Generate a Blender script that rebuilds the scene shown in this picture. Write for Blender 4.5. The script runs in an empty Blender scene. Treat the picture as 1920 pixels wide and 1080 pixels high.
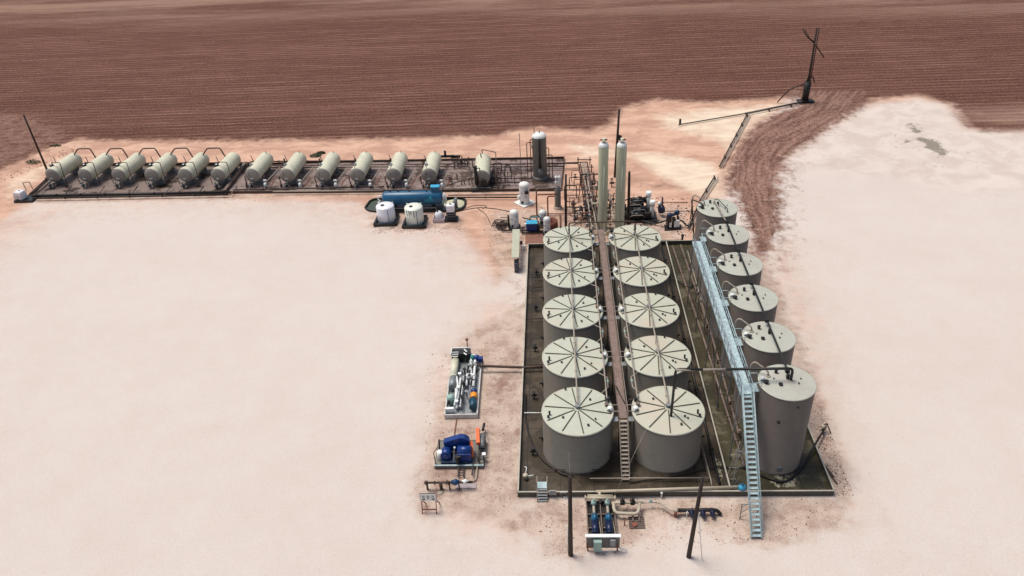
import bpy, math, random
import numpy as np
from mathutils import Vector, Matrix
random.seed(7)
rng = np.random.default_rng(5)
R = math.radians
SC = bpy.context.scene
COL = SC.collection

# ------------------------------------------------------------------ camera
PITCH, ROLL, YAW, F, CH = 0.583, -0.0585, -0.0702, 1431.7, 53.82
fwd = Vector((math.sin(YAW)*math.cos(PITCH), math.cos(YAW)*math.cos(PITCH), -math.sin(PITCH)))
_r = Vector((math.cos(YAW), -math.sin(YAW), 0)); _u = _r.cross(fwd)
cr = math.cos(ROLL)*_r + math.sin(ROLL)*_u
cu = -math.sin(ROLL)*_r + math.cos(ROLL)*_u
CAMP = Vector((0, 0, CH))
cd = bpy.data.cameras.new('camera'); cam = bpy.data.objects.new('camera', cd); COL.objects.link(cam)
cam.matrix_world = Matrix(((cr.x, cu.x, -fwd.x, 0), (cr.y, cu.y, -fwd.y, 0), (cr.z, cu.z, -fwd.z, CH), (0, 0, 0, 1)))
cd.sensor_width = 36; cd.lens = 36*F/1920; cd.clip_start = .5; cd.clip_end = 20000
SC.camera = cam

# ------------------------------------------------------------------ light
SUN_EL, SUN_AZ = R(68), R(-60)          # azimuth from +Y towards +X
w = bpy.data.worlds.new('World'); SC.world = w; w.use_nodes = True
nt = w.node_tree; bg = nt.nodes['Background']; sky = nt.nodes.new('ShaderNodeTexSky')
sky.sky_type = 'NISHITA'; sky.sun_disc = False; sky.sun_elevation = SUN_EL; sky.sun_rotation = SUN_AZ
sky.dust_density = 4.0; sky.air_density = 1.0; sky.ozone_density = 1.0
nt.links.new(sky.outputs[0], bg.inputs[0]); bg.inputs[1].default_value = 0.06
sl = bpy.data.lights.new('sun', 'SUN'); sl.energy = 1.7; sl.angle = R(24); sl.color = (1, .93, .83)
so = bpy.data.objects.new('sun', sl); COL.objects.link(so)
sdir = Vector((math.sin(SUN_AZ)*math.cos(SUN_EL), math.cos(SUN_AZ)*math.cos(SUN_EL), math.sin(SUN_EL)))
so.rotation_euler = sdir.to_track_quat('Z', 'Y').to_euler(); so.location = (-60, 60, 90)
SC.view_settings.view_transform = 'Standard'; SC.view_settings.look = 'None'
SC.view_settings.exposure = 0.71; SC.view_settings.gamma = 1
SC.render.resolution_x = 1024; SC.render.resolution_y = 576

# ------------------------------------------------------------------ photo pixel -> point at height z
def P(px, py, z=0.0):
    d = fwd + cr*((px-960)/F) - cu*((py-540)/F)
    return CAMP + d*((z-CH)/d.z)
def proj(p):
    d = Vector(p)-CAMP; z = d.dot(fwd)
    return 960+F*d.dot(cr)/z, 540-F*d.dot(cu)/z, F/z
def hgt(base, ty):                      # height of an upright whose foot is base and whose top shows at row ty
    lo, hi = 0., 40.
    for _ in range(40):
        m = (lo+hi)/2
        if proj((base[0], base[1], base[2]+m))[1] > ty: lo = m
        else: hi = m
    return lo

# ------------------------------------------------------------------ materials
MATS = {}
def mat(name, col, rough=.6, metal=0., var=.12, scale=1.5, bump=0., col2=None, amt=.5, s2=.6, streak=False, thr=.55, wid=.12, spec=.5, joints=0.):
    if name in MATS: return MATS[name]
    m = bpy.data.materials.new(name); m.use_nodes = True; t = m.node_tree; N = t.nodes; L = t.links
    b = N['Principled BSDF']; b.inputs['Roughness'].default_value = rough; b.inputs['Metallic'].default_value = metal
    b.inputs['Specular IOR Level'].default_value = spec
    tc = N.new('ShaderNodeTexCoord'); oi = N.new('ShaderNodeObjectInfo')
    ad = N.new('ShaderNodeVectorMath'); ad.operation = 'ADD'; L.new(tc.outputs['Object'], ad.inputs[0])
    ml = N.new('ShaderNodeVectorMath'); ml.operation = 'SCALE'; L.new(oi.outputs['Location'], ml.inputs[0]); ml.inputs['Scale'].default_value = .73
    L.new(ml.outputs[0], ad.inputs[1]); vec = ad.outputs[0]
    n1 = N.new('ShaderNodeTexNoise'); n1.inputs['Scale'].default_value = scale; n1.inputs['Detail'].default_value = 8; n1.inputs['Roughness'].default_value = .65
    L.new(vec, n1.inputs['Vector'])
    r = N.new('ShaderNodeMapRange'); r.inputs['From Min'].default_value = .3; r.inputs['From Max'].default_value = .7
    r.inputs['To Min'].default_value = 1-var; r.inputs['To Max'].default_value = 1+var; L.new(n1.outputs[0], r.inputs['Value'])
    mx = N.new('ShaderNodeVectorMath'); mx.operation = 'SCALE'; mx.inputs[0].default_value = col; L.new(r.outputs[0], mx.inputs['Scale'])
    out = mx.outputs[0]
    if col2 is not None:
        mp = N.new('ShaderNodeMapping'); L.new(vec, mp.inputs[0])
        mp.inputs['Scale'].default_value = (1, 1, .12) if streak else (1, 1, 1)
        n2 = N.new('ShaderNodeTexNoise'); n2.inputs['Scale'].default_value = s2; n2.inputs['Detail'].default_value = 9; n2.inputs['Roughness'].default_value = .7
        L.new(mp.outputs[0], n2.inputs['Vector'])
        r2 = N.new('ShaderNodeMapRange'); r2.interpolation_type = 'SMOOTHSTEP'
        r2.inputs['From Min'].default_value = thr-wid; r2.inputs['From Max'].default_value = thr+wid; r2.inputs['To Max'].default_value = amt
        L.new(n2.outputs[0], r2.inputs['Value'])
        mm = N.new('ShaderNodeMix'); mm.data_type = 'RGBA'; L.new(r2.outputs[0], mm.inputs[0]); L.new(out, mm.inputs[6]); mm.inputs[7].default_value = (*col2, 1)
        out = mm.outputs[2]
    if joints:
        bk = N.new('ShaderNodeTexBrick'); L.new(tc.outputs['Object'], bk.inputs['Vector']); bk.inputs['Scale'].default_value = 1.; bk.offset = 0
        bk.inputs['Brick Width'].default_value = joints; bk.inputs['Row Height'].default_value = joints; bk.inputs['Mortar Size'].default_value = .05; bk.inputs['Mortar Smooth'].default_value = .6
        mj = N.new('ShaderNodeMix'); mj.data_type = 'RGBA'; L.new(bk.outputs['Fac'], mj.inputs[0]); L.new(out, mj.inputs[6]); mj.inputs[7].default_value = (.008, .006, .004, 1); out = mj.outputs[2]
    L.new(out, b.inputs['Base Color'])
    if bump:
        bp = N.new('ShaderNodeBump'); bp.inputs['Strength'].default_value = bump; bp.inputs['Distance'].default_value = .03
        L.new(n1.outputs[0], bp.inputs['Height']); L.new(bp.outputs[0], b.inputs['Normal'])
    MATS[name] = m; return m

M_roof = mat('cream_roof_paint', (.495, .52, .43), .5, col2=(.55, .48, .375), amt=.6, s2=.2, thr=.56, wid=.08, var=.06)
M_roofR = mat('warm_cream_roof_paint', (.50, .515, .42), .5, col2=(.55, .465, .365), amt=.6, s2=.22, thr=.56, wid=.1, var=.06)
M_roof2 = mat('grey_cream_roof_paint', (.46, .475, .41), .5, col2=(.40, .36, .32), amt=.5, s2=.3, var=.05)
M_wall = mat('shaded_tank_wall', (.128, .124, .106), .5, col2=(.18, .142, .115), amt=.5, s2=.5, streak=True, thr=.5, var=.1)  # same paint as the roof, with the shade of the sides put into the colour
M_wall2 = mat('shaded_tall_tank_wall', (.115, .095, .084), .5, col2=(.083, .078, .066), amt=.5, s2=.5, streak=True, var=.1)  # tall tank sides: their shade is painted in as a darker base colour
M_rib = mat('dark_rib', (.05, .05, .035), .6)
M_rim = mat('pale_rim', (.62, .62, .52), .5)
M_ves = mat('cream_vessel', (.67, .66, .51), .45, col2=(.42, .41, .33), amt=.4, s2=.7, var=.05)
M_head = mat('shaded_head', (.30, .275, .24), .5, col2=(.34, .3, .25), amt=.4, s2=1.)  # vessel cream darkened: shade on the front heads is put into the colour
M_tower = mat('sage_tower', (.64, .65, .46), .45, col2=(.74, .72, .58), amt=.35, s2=.8, streak=True, var=.06)
M_sep = mat('grey_separator', (.17, .165, .145), .5, col2=(.12, .10, .09), amt=.5, s2=.8, streak=True)
M_black = mat('black_steel', (.012, .011, .011), .5, var=.3)
M_pipe = mat('rusty_brown_pipe', (.055, .038, .032), .6, col2=(.13, .06, .035), amt=.6, s2=1.2)
M_pipel = mat('pale_pipe', (.38, .33, .27), .5, col2=(.2, .13, .09), amt=.5, s2=.9, thr=.6)
M_pipem = mat('mid_brown_pipe', (.19, .14, .12), .55, col2=(.09, .06, .05), amt=.7, s2=.8)
M_cream = mat('cream_pipe', (.50, .44, .34), .5, var=.08, col2=(.33, .27, .2), amt=.35, s2=1.5)
M_galv = mat('galvanised_steel', (.44, .57, .60), .45, .2, var=.2, scale=4, col2=(.28, .40, .44), amt=.6, s2=2.5)
M_grate = mat('galvanised_grating', (.50, .64, .67), .5, .1, var=.25, scale=3, col2=(.10, .17, .20), amt=.4, s2=3.2, thr=.5, wid=.12)
M_galvd = mat('grey_steel', (.25, .27, .28), .5, .3)
M_deck = mat('brown_deck', (.23, .165, .14), .8, col2=(.13, .09, .075), amt=.6, s2=1.5, var=.25, scale=5)
M_wood = mat('dark_pole_wood', (.028, .018, .014), .8, col2=(.05, .028, .02), amt=.6, s2=1.5, streak=True)
M_white = mat('white_paint', (.80, .83, .82), .45, var=.06, col2=(.45, .48, .46), amt=.3, s2=1.2, thr=.6)
M_plast = mat('white_plastic', (.80, .81, .86), .4, var=.04)
M_plast2 = mat('yellowed_white_plastic', (.78, .81, .73), .4, var=.06)
M_stain = mat('dark_drip_stain', (.13, .09, .08), .7, var=.3, scale=6)
M_bstuff = mat('black_liner', (.012, .014, .016), .35, bump=.6, scale=4)
M_blue = mat('deep_blue_paint', (.012, .10, .21), .35, var=.12, col2=(.018, .13, .24), amt=.5)
M_rblue = mat('royal_blue_paint', (.007, .038, .19), .35, var=.15)
M_lblue = mat('light_blue_paint', (.05, .38, .62), .4)
M_cyan = mat('cyan_mark', (.04, .55, .6), .5)
M_orange = mat('orange_guard', (.85, .14, .02), .5, var=.1)
M_conc = mat('containment_cap', (.46, .44, .37), .7, col2=(.2, .17, .14), amt=.5, s2=.8)
M_cwall = mat('containment_panel', (.09, .088, .07), .7, col2=(.08, .065, .05), amt=.6, s2=1.2, streak=True)
M_floor = mat('wet_containment_floor', (.030, .020, .008), .5, var=.45, scale=.5, col2=(.085, .062, .04), amt=.8, s2=.33, thr=.53, wid=.06, spec=.45, joints=3.1)
M_floor2 = mat('olive_containment_floor', (.042, .035, .014), .5, var=.45, scale=.4, col2=(.13, .115, .075), amt=.85, s2=.28, thr=.56, wid=.05, spec=.45, joints=3.6)
M_floor3 = mat('wet_dark_liner_floor', (.028, .015, .008), .5, var=.4, scale=.6, col2=(.23, .175, .155), amt=.95, s2=.3, thr=.46, wid=.05, spec=.3)
M_floor4 = mat('mauve_grey_liner_floor', (.27, .205, .19), .6, var=.25, scale=.8, col2=(.05, .028, .018), amt=.9, s2=.28, thr=.53, wid=.05, spec=.3)
M_olive = mat('murky_water', (.07, .085, .06), .12, var=.1)
M_redsoil = mat('red_oily_soil', (.25, .12, .085), .9, var=.25, scale=1.5, col2=(.14, .07, .055), amt=.7, s2=.8)
M_paper = mat('white_sign_face', (.78, .8, .76), .5, var=.03)
M_ink = mat('black_ink', (.02, .02, .02), .6)
M_leaf = mat('scrub_leaf', (.045, .065, .03), .8, var=.4, scale=3)
M_rust = mat('rust_red_steel', (.22, .07, .04), .7, var=.3)
M_green = mat('grey_green_box', (.28, .42, .38), .5)
M_panel = mat('grey_panel', (.13, .125, .115), .6)
M_rubble = mat('rubble', (.36, .27, .22), .95, var=.35, scale=.7)

# ------------------------------------------------------------------ mesh builder
class MB:
    def __init__(s): s.v = []; s.f = []; s.s = []
    def add(s, vs, fs, sm=False):
        o = len(s.v); s.v += [tuple(v) for v in vs]; s.f += [tuple(i+o for i in f) for f in fs]
        s.s += (list(sm) if isinstance(sm, (list, tuple)) else [sm]*len(fs)); return s
    def box(s, c, d, rz=0., bev=0.):
        cx, cy, cz = c; hx, hy, hz = d[0]/2, d[1]/2, d[2]/2; ca, sa = math.cos(rz), math.sin(rz)
        vs = []
        for z in (-hz, hz):
            for x, y in ((-hx, -hy), (hx, -hy), (hx, hy), (-hx, hy)): vs.append((cx+x*ca-y*sa, cy+x*sa+y*ca, cz+z))
        return s.add(vs, [(3, 2, 1, 0), (4, 5, 6, 7), (0, 1, 5, 4), (1, 2, 6, 5), (2, 3, 7, 6), (3, 0, 4, 7)])
    def bar(s, a, b, w_, h_):
        a = Vector(a); b = Vector(b); d = (b-a).normalized(); up = Vector((0, 0, 1))
        if abs(d.z) > .95: up = Vector((0, 1, 0))
        x = d.cross(up).normalized()*w_/2; y = x.cross(d).normalized()*h_/2; vs = []
        for p in (a, b): vs += [p-x-y, p+x-y, p+x+y, p-x+y]
        return s.add(vs, [(3, 2, 1, 0), (4, 5, 6, 7), (0, 1, 5, 4), (1, 2, 6, 5), (2, 3, 7, 6), (3, 0, 4, 7)])
    def cyl(s, a, b, r0, r1=None, n=12, cap=True):
        a = Vector(a); b = Vector(b); r1 = r0 if r1 is None else r1
        d = (b-a).normalized(); q = d.to_track_quat('Z', 'Y'); vs = []
        for p, r in ((a, r0), (b, r1)):
            for i in range(n):
                t = 2*math.pi*i/n; vs.append(p+q @ Vector((r*math.cos(t), r*math.sin(t), 0)))
        fs = [(i, (i+1) % n, n+(i+1) % n, n+i) for i in range(n)]; sm = [True]*n
        if cap: fs += [tuple(range(n-1, -1, -1)), tuple(range(n, 2*n))]; sm += [False, False]
        return s.add(vs, fs, sm)
    def tube(s, pts, r, n=8, bend=None):
        pts = [Vector(p) for p in pts]; bend = r*3 if bend is None else bend; out = [pts[0]]
        for i in range(1, len(pts)-1):
            a, p, c = pts[i-1], pts[i], pts[i+1]
            k = min(bend, (a-p).length*.45, (c-p).length*.45)
            p0 = p+(a-p).normalized()*k; p1 = p+(c-p).normalized()*k
            for t in (0, .33, .67, 1): out.append(p0*(1-t)**2+p*2*t*(1-t)+p1*t*t)
        out.append(pts[-1]); vs = []; m = len(out); prev = None
        for i, p in enumerate(out):
            d = (out[min(i+1, m-1)]-out[max(i-1, 0)]).normalized()
            if prev is None: x = d.orthogonal().normalized()
            else: x = (prev-d*prev.dot(d)).normalized()
            prev = x; y = d.cross(x)
            for k in range(n):
                t = 2*math.pi*k/n; vs.append(p+(x*math.cos(t)+y*math.sin(t))*r)
        fs = []; sm = []
        for i in range(m-1):
            for k in range(n): fs.append((i*n+k, i*n+(k+1) % n, (i+1)*n+(k+1) % n, (i+1)*n+k)); sm.append(True)
        fs += [tuple(range(n-1, -1, -1)), tuple(range((m-1)*n, m*n))]; sm += [False, False]
        return s.add(vs, fs, sm)
    def lathe(s, prof, c=(0, 0, 0), n=24, ax='z', sm=True):
        vs = []; c = Vector(c)
        for r, z in prof:
            for i in range(n):
                t = 2*math.pi*i/n; x, y = r*math.cos(t), r*math.sin(t)
                vs.append(c+(Vector((x, y, z)) if ax == 'z' else Vector((x, z, y)) if ax == 'y' else Vector((z, x, y))))
        fs = []
        for j in range(len(prof)-1):
            for i in range(n):
                q = (j*n+i, j*n+(i+1) % n, (j+1)*n+(i+1) % n, (j+1)*n+i)
                fs.append(q if ax != 'y' else q[::-1])
        return s.add(vs, fs, sm)
    def sph(s, c, r, sz=1., n=10):
        return s.lathe([(max(r*math.sin(math.pi*k/6), .001), -r*sz*math.cos(math.pi*k/6)) for k in range(7)], c, n)
    def prism(s, poly, z0, z1):
        n = len(poly); vs = [(x, y, z0) for x, y in poly]+[(x, y, z1) for x, y in poly]
        return s.add(vs, [tuple(range(n-1, -1, -1)), tuple(range(n, 2*n))]+[(i, (i+1) % n, n+(i+1) % n, n+i) for i in range(n)])
    def flange(s, p, d, r, t=.06):
        p = Vector(p); d = Vector(d).normalized(); return s.cyl(p-d*t, p+d*t, r, n=10)
    def build(s, name, m, parent=None, world=False, shift=None):
        me = bpy.data.meshes.new(name)
        vs = np.array(s.v, dtype=float)
        if world and parent is not None: vs = vs-np.array(parent.location)
        if shift is not None: vs = vs-np.array(shift)
        me.from_pydata(vs.tolist(), [], s.f); me.polygons.foreach_set('use_smooth', s.s)
        me.materials.append(m); me.update()
        o = bpy.data.objects.new(name, me); COL.objects.link(o)
        if parent is not None: o.parent = parent
        if shift is not None: o.location = shift
        return o

def tag(o, label=None, cat=None, group=None, kind=None):
    if label: o['label'] = label
    if cat: o['category'] = cat
    if group: o['group'] = group
    if kind: o['kind'] = kind
    return o
def thing(name, label, cat, loc=(0, 0, 0), rz=0., group=None):
    o = bpy.data.objects.new(name, None); COL.objects.link(o); o.empty_display_size = .5
    o.location = loc; o.rotation_euler = (0, 0, rz); return tag(o, label, cat, group)
def solo(name, mb, m, label, cat, group=None):     # a thing that is one mesh built in world coordinates
    a = np.array(mb.v); sh = (float(a[:, 0].mean()), float(a[:, 1].mean()), float(a[:, 2].min()))
    return tag(mb.build(name, m, shift=sh), label, cat, group)
KIDS = {}
def copy_tree(o, loc=None, rz=None, label=None, group=None, parent=None):
    c = o.copy(); COL.objects.link(c)
    if parent is not None: c.parent = parent
    for ch in [k for k in bpy.data.objects if k.parent == o]: copy_tree(ch, parent=c)
    if loc is not None: c.location = loc
    if rz is not None: c.rotation_euler = (0, 0, rz)
    if label: c['label'] = label
    if group: c['group'] = group
    return c
def PV(px, py, z=0.): return tuple(P(px, py, z))

# ------------------------------------------------------------------ GROUND
def vnoise(x, y, s, seed=0):
    x = x/s; y = y/s; xi = np.floor(x).astype(int); yi = np.floor(y).astype(int); fx = x-xi; fy = y-yi
    fx = fx*fx*(3-2*fx); fy = fy*fy*(3-2*fy)
    def h(a, b):
        n = (a*374761393+b*668265263+seed*1442695041) & 0x7fffffff
        n = (n ^ (n >> 13))*1274126177 & 0x7fffffff
        return ((n ^ (n >> 16)) & 0xffff)/65535.
    return (h(xi, yi)*(1-fx)+h(xi+1, yi)*fx)*(1-fy)+(h(xi, yi+1)*(1-fx)+h(xi+1, yi+1)*fx)*fy
def fbm(x, y, s, o=4, seed=0):
    t = 0; a = 1.; q = 0
    for k in range(o): t = t+a*vnoise(x, y, s/2**k, seed+k); q += a; a *= .55
    return t/q
def sdf(X, Y, poly):
    poly = np.array(poly); n = len(poly); ins = np.zeros(X.shape, bool); dm = np.full(X.shape, 1e9)
    for i in range(n):
        ax, ay = poly[i]; bx, by = poly[(i+1) % n]
        c = ((ay > Y) != (by > Y)); xin = ax+(Y-ay)*(bx-ax)/((by-ay) if abs(by-ay) > 1e-9 else 1e-9)
        ins ^= (c & (X < xin))
        L2 = (bx-ax)**2+(by-ay)**2+1e-9; t = np.clip(((X-ax)*(bx-ax)+(Y-ay)*(by-ay))/L2, 0, 1)
        dm = np.minimum(dm, np.hypot(X-ax-t*(bx-ax), Y-ay-t*(by-ay)))
    return np.where(ins, dm, -dm)
def zone(X, Y, px, soft, extra=None):
    pl = [tuple(P(a, b))[:2] for a, b in px]+(extra or [])
    d = sdf(X, Y, pl)
    return np.clip(.5+d/soft/2, 0, 1)
def axis(core0, core1, st, far0, far1):
    a = list(np.arange(core0, core1, st)); s = st; v = core1
    hi = []
    while v < far1: hi.append(v); s *= 1.06; v += s
    hi.append(far1); lo = []; s = st; v = core0
    while True:
        s *= 1.06; v -= s
        if v < far0: break
        lo.append(v)
    return np.array(([far0]+lo[::-1])+a+hi)
gx = axis(-95, 62, .5, -4000, 4000); gy = axis(34, 165, .5, -60, 6000)
X, Y = np.meshgrid(gx, gy)
z_field = zone(X, Y, [(-200, 345), (-60, 335), (0, 322), (50, 298), (100, 276), (150, 262), (350, 264), (600, 262), (840, 256), (930, 254), (970, 243), (1010, 239), (1100, 245), (1140, 235), (1168, 202), (1230, 186), (1330, 192), (1450, 184), (1500, 180), (1530, 202), (1590, 214), (1640, 186), (1720, 178), (1785, 196), (1812, 236), (1850, 248), (2050, 236)], 4.2, [(900, 200), (6000, 300), (6000, 9000), (-6000, 9000), (-6000, 130)])
z_tan = zone(X, Y, [(-200, 440), (-200, 330), (60, 285), (150, 240), (600, 240), (940, 232), (1000, 215), (1100, 222), (1150, 180), (1500, 165), (1420, 250), (1385, 300), (1370, 350), (1345, 385), (1340, 470), (1230, 460), (985, 470), (930, 530), (890, 470), (860, 435), (700, 400), (660, 380), (400, 374), (60, 378), (0, 420)], 3.)
z_tan = np.maximum(z_tan, zone(X, Y, [(-300, 470), (-60, 372), (1000, 352), (1000, 560), (900, 560), (760, 470), (500, 400), (150, 410), (30, 480), (-300, 700)], 9.)*.5)
z_tan = np.maximum(z_tan, zone(X, Y, [(1395, 440), (1500, 440), (1570, 620), (1640, 930), (1640, 1000), (980, 1065), (760, 1000), (770, 720), (880, 560), (990, 540), (990, 930), (1560, 930)], 5.)*.5)
z_tan = np.maximum(z_tan, zone(X, Y, [(1560, 185), (1640, 150), (1760, 150), (1850, 215), (2050, 205), (2050, 262), (1840, 262), (1790, 245), (1750, 205), (1650, 208), (1570, 245), (1500, 300), (1460, 330), (1440, 310)], 5.)*.75)
z_track = zone(X, Y, [(1480, 170), (1495, 196), (1450, 213), (1400, 248), (1371, 290), (1361, 345), (1385, 385), (1405, 430), (1415, 480), (1440, 480), (1462, 430), (1466, 380), (1462, 335), (1482, 292), (1535, 256), (1590, 218), (1620, 170)], 2.6)
z_track = np.maximum(z_track, zone(X, Y, [(-300, 360), (0, 326), (60, 300), (110, 274), (160, 262), (150, 235), (60, 205), (-300, 190)], 5.)*.52)
z_track = np.maximum(z_track, zone(X, Y, [(1380, 330), (1470, 285), (1510, 300), (1500, 340), (1500, 420), (1500, 470), (1450, 540), (1400, 480)], 3.5)*.5)
for pl_ in ([(980, 935), (1090, 935), (1060, 968), (1000, 962)], [(1040, 1015), (1180, 1012), (1195, 1035), (1100, 1048)], [(1210, 942), (1400, 935), (1430, 962), (1340, 978), (1290, 995), (1230, 972)],
            [(962, 640), (985, 640), (982, 930), (966, 930)], [(900, 695), (985, 690), (980, 745), (930, 765)], [(830, 786), (930, 786), (915, 832), (840, 830)], [(800, 868), (930, 878), (905, 935), (785, 965)],
            [(1500, 740), (1538, 740), (1592, 905), (1560, 918)], [(948, 430), (985, 440), (985, 580), (965, 580)], [(1395, 935), (1440, 935), (1442, 1030), (1396, 1030)], [(1040, 965), (1066, 965), (1066, 1050), (1040, 1050)],
            [(1000, 395), (1200, 405), (1200, 425), (1000, 425)], [(1480, 600), (1500, 600), (1530, 740), (1505, 740)], [(690, 420), (880, 420), (880, 434), (700, 436)], [(1180, 340), (1290, 345), (1290, 358), (1180, 352)]):
    z_track = np.maximum(z_track, zone(X, Y, pl_, 1.5)*.47)
z_stain = np.maximum.reduce([zone(X, Y, [(1688, 230), (1730, 230), (1738, 254), (1698, 250)], 2.2)*.8, zone(X, Y, [(1712, 256), (1762, 258), (1784, 292), (1755, 294), (1732, 276)], 2.2), zone(X, Y, [(1688, 261), (1714, 261), (1714, 271), (1690, 271)], 1.5)*.9,
    zone(X, Y, [(1600, 225), (1640, 213), (1660, 245), (1610, 252)], 3.)*.45, zone(X, Y, [(1500, 248), (1562, 238), (1565, 280), (1490, 296)], 3.)*.5, zone(X, Y, [(1750, 262), (1900, 272), (1920, 320), (1800, 330)], 4.)*.45, zone(X, Y, [(1490, 300), (1640, 262), (1660, 300), (1520, 330)], 4.)*.35])
z_gravel = np.maximum.reduce([
    zone(X, Y, [(850, 640), (990, 560), (992, 940), (1080, 1050), (1010, 1015), (860, 965), (775, 970), (790, 860), (822, 740)], 1.6),
    zone(X, Y, [(970, 928), (1600, 928), (1585, 990), (1440, 1035), (1260, 975), (1180, 1030), (1040, 1052), (990, 985)], 1.6),
    zone(X, Y, [(1395, 440), (1440, 480), (1530, 700), (1600, 900), (1600, 940), (1540, 930), (1490, 760), (1395, 500)], 1.4),
    zone(X, Y, [(920, 390), (1300, 380), (1300, 460), (985, 460), (960, 540), (925, 520), (905, 430)], 1.8)*.75,
    zone(X, Y, [(680, 395), (880, 395), (880, 432), (690, 432)], 1.5)*.7,
    zone(X, Y, [(20, 366), (1040, 352), (1040, 364), (20, 384)], 1.)*.7])
z_cream = np.maximum.reduce([
    zone(X, Y, [(1830, 212), (1990, 200), (1990, 240), (1850, 240)], 5.)*.75,
    zone(X, Y, [(1175, 288), (1240, 286), (1330, 305), (1352, 330), (1345, 375), (1310, 367), (1240, 332)], 2.4),
    zone(X, Y, [(1050, 262), (1160, 272), (1190, 300), (1080, 300)], 2.5)*.6,
    zone(X, Y, [(1230, 215), (1350, 200), (1485, 192), (1410, 245), (1372, 290), (1330, 262), (1240, 240)], 3.)*.8,
    zone(X, Y, [(0, 340), (60, 315), (130, 285), (160, 290), (90, 330), (30, 372), (0, 380)], 2.)*.55,
    zone(X, Y, [(-300, -80), (-300, 40), (300, 36), (700, 20), (1100, 24), (1500, 12), (2200, 30), (2200, -80)], 14.)*.42])
z_dune = .8*zone(X, Y, [(1440, 320), (1500, 262), (1570, 222), (1620, 196), (1720, 182), (1785, 196), (1815, 240), (2050, 245), (2050, 340), (1850, 372), (1600, 330), (1480, 340)], 5.)
cl = np.array([tuple(P(*q))[:2] for q in [(1600, 150), (1550, 205), (1500, 235), (1445, 262), (1415, 300), (1408, 345), (1420, 390), (1440, 440), (1460, 520)]])
bd = np.full(X.shape, 1e9); tu = np.zeros(X.shape); tv = np.zeros(X.shape); acc = 0.
for i in range(len(cl)-1):
    A_, B_ = cl[i], cl[i+1]; dl = np.hypot(*(B_-A_)); ux, uy = (B_-A_)/dl
    t_ = np.clip((X-A_[0])*ux+(Y-A_[1])*uy, 0, dl); q = np.hypot(X-A_[0]-t_*ux, Y-A_[1]-t_*uy); s_ = np.sign((X-A_[0])*uy-(Y-A_[1])*ux)
    m_ = q < bd; bd = np.where(m_, q, bd); tu = np.where(m_, acc+t_, tu); tv = np.where(m_, q*s_, tv); acc += dl
tv = np.clip(tv, -20, 20)
# relief: flat on the worked pad, clods on the field, low berms and dunes
rot = R(-7); U = X*math.cos(rot)+Y*math.sin(rot); V = -X*math.sin(rot)+Y*math.cos(rot)
near = np.exp(-np.maximum(Y-170, 0)/60.)
berm = np.exp(-((sdf(X, Y, [tuple(P(a, b))[:2] for a, b in [(-260, 420), (-60, 350), (0, 326), (60, 300), (100, 280), (150, 268), (150, 262), (95, 274), (50, 294), (0, 320), (-60, 342), (-260, 400)]])/1.6)**2))
# large-scale relief is deliberately low: the place is a graded pad
Z = z_field*(.10*(fbm(X, Y, 6, 4, 3)-.5)+.05*(fbm(U/6, V, 1.2, 2, 9)-.5))*near
Z += z_track*(.16*(fbm(X, Y, 2.5, 4, 5)-.5)+.22*(fbm(tu/8, tv, 1.6, 3, 6)-.5))
Z += z_dune*(1.5*np.maximum(fbm(X, Y*1.4, 16, 5, 21)-.42, 0)+.05*(fbm(X, Y, 2.2, 3, 23)-.5))
Z += berm*(.55*fbm(X, Y, 3, 4, 31))
Z += z_tan*.05*(fbm(X, Y, 2, 3, 41)-.5)*(Y > 123.5)
me = bpy.data.meshes.new('ground'); ny, nx = X.shape
co = np.stack([X.ravel(), Y.ravel(), Z.ravel()], -1).astype(np.float32)
idx = np.arange(nx*ny).reshape(ny, nx)
quads = np.stack([idx[:-1, :-1], idx[:-1, 1:], idx[1:, 1:], idx[1:, :-1]], -1).reshape(-1, 4)
me.vertices.add(len(co)); me.vertices.foreach_set('co', co.ravel())
me.loops.add(quads.size); me.loops.foreach_set('vertex_index', quads.ravel().astype(np.int32))
me.polygons.add(len(quads)); me.polygons.foreach_set('loop_start', np.arange(0, quads.size, 4, dtype=np.int32))
me.polygons.foreach_set('loop_total', np.full(len(quads), 4, dtype=np.int32))
me.polygons.foreach_set('use_smooth', np.ones(len(quads), bool)); me.update(calc_edges=True); me.validate()
for nm, (a, b, c) in {'soil_a': (z_field, z_tan, z_track), 'soil_b': (z_gravel, z_cream, z_dune), 'track_uv': (tu, tv, z_stain)}.items():
    at = me.color_attributes.new(nm, 'FLOAT_COLOR', 'POINT')
    at.data.foreach_set('color', np.stack([a, b, c, np.ones_like(a)], -1).astype(np.float32).ravel())
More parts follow.
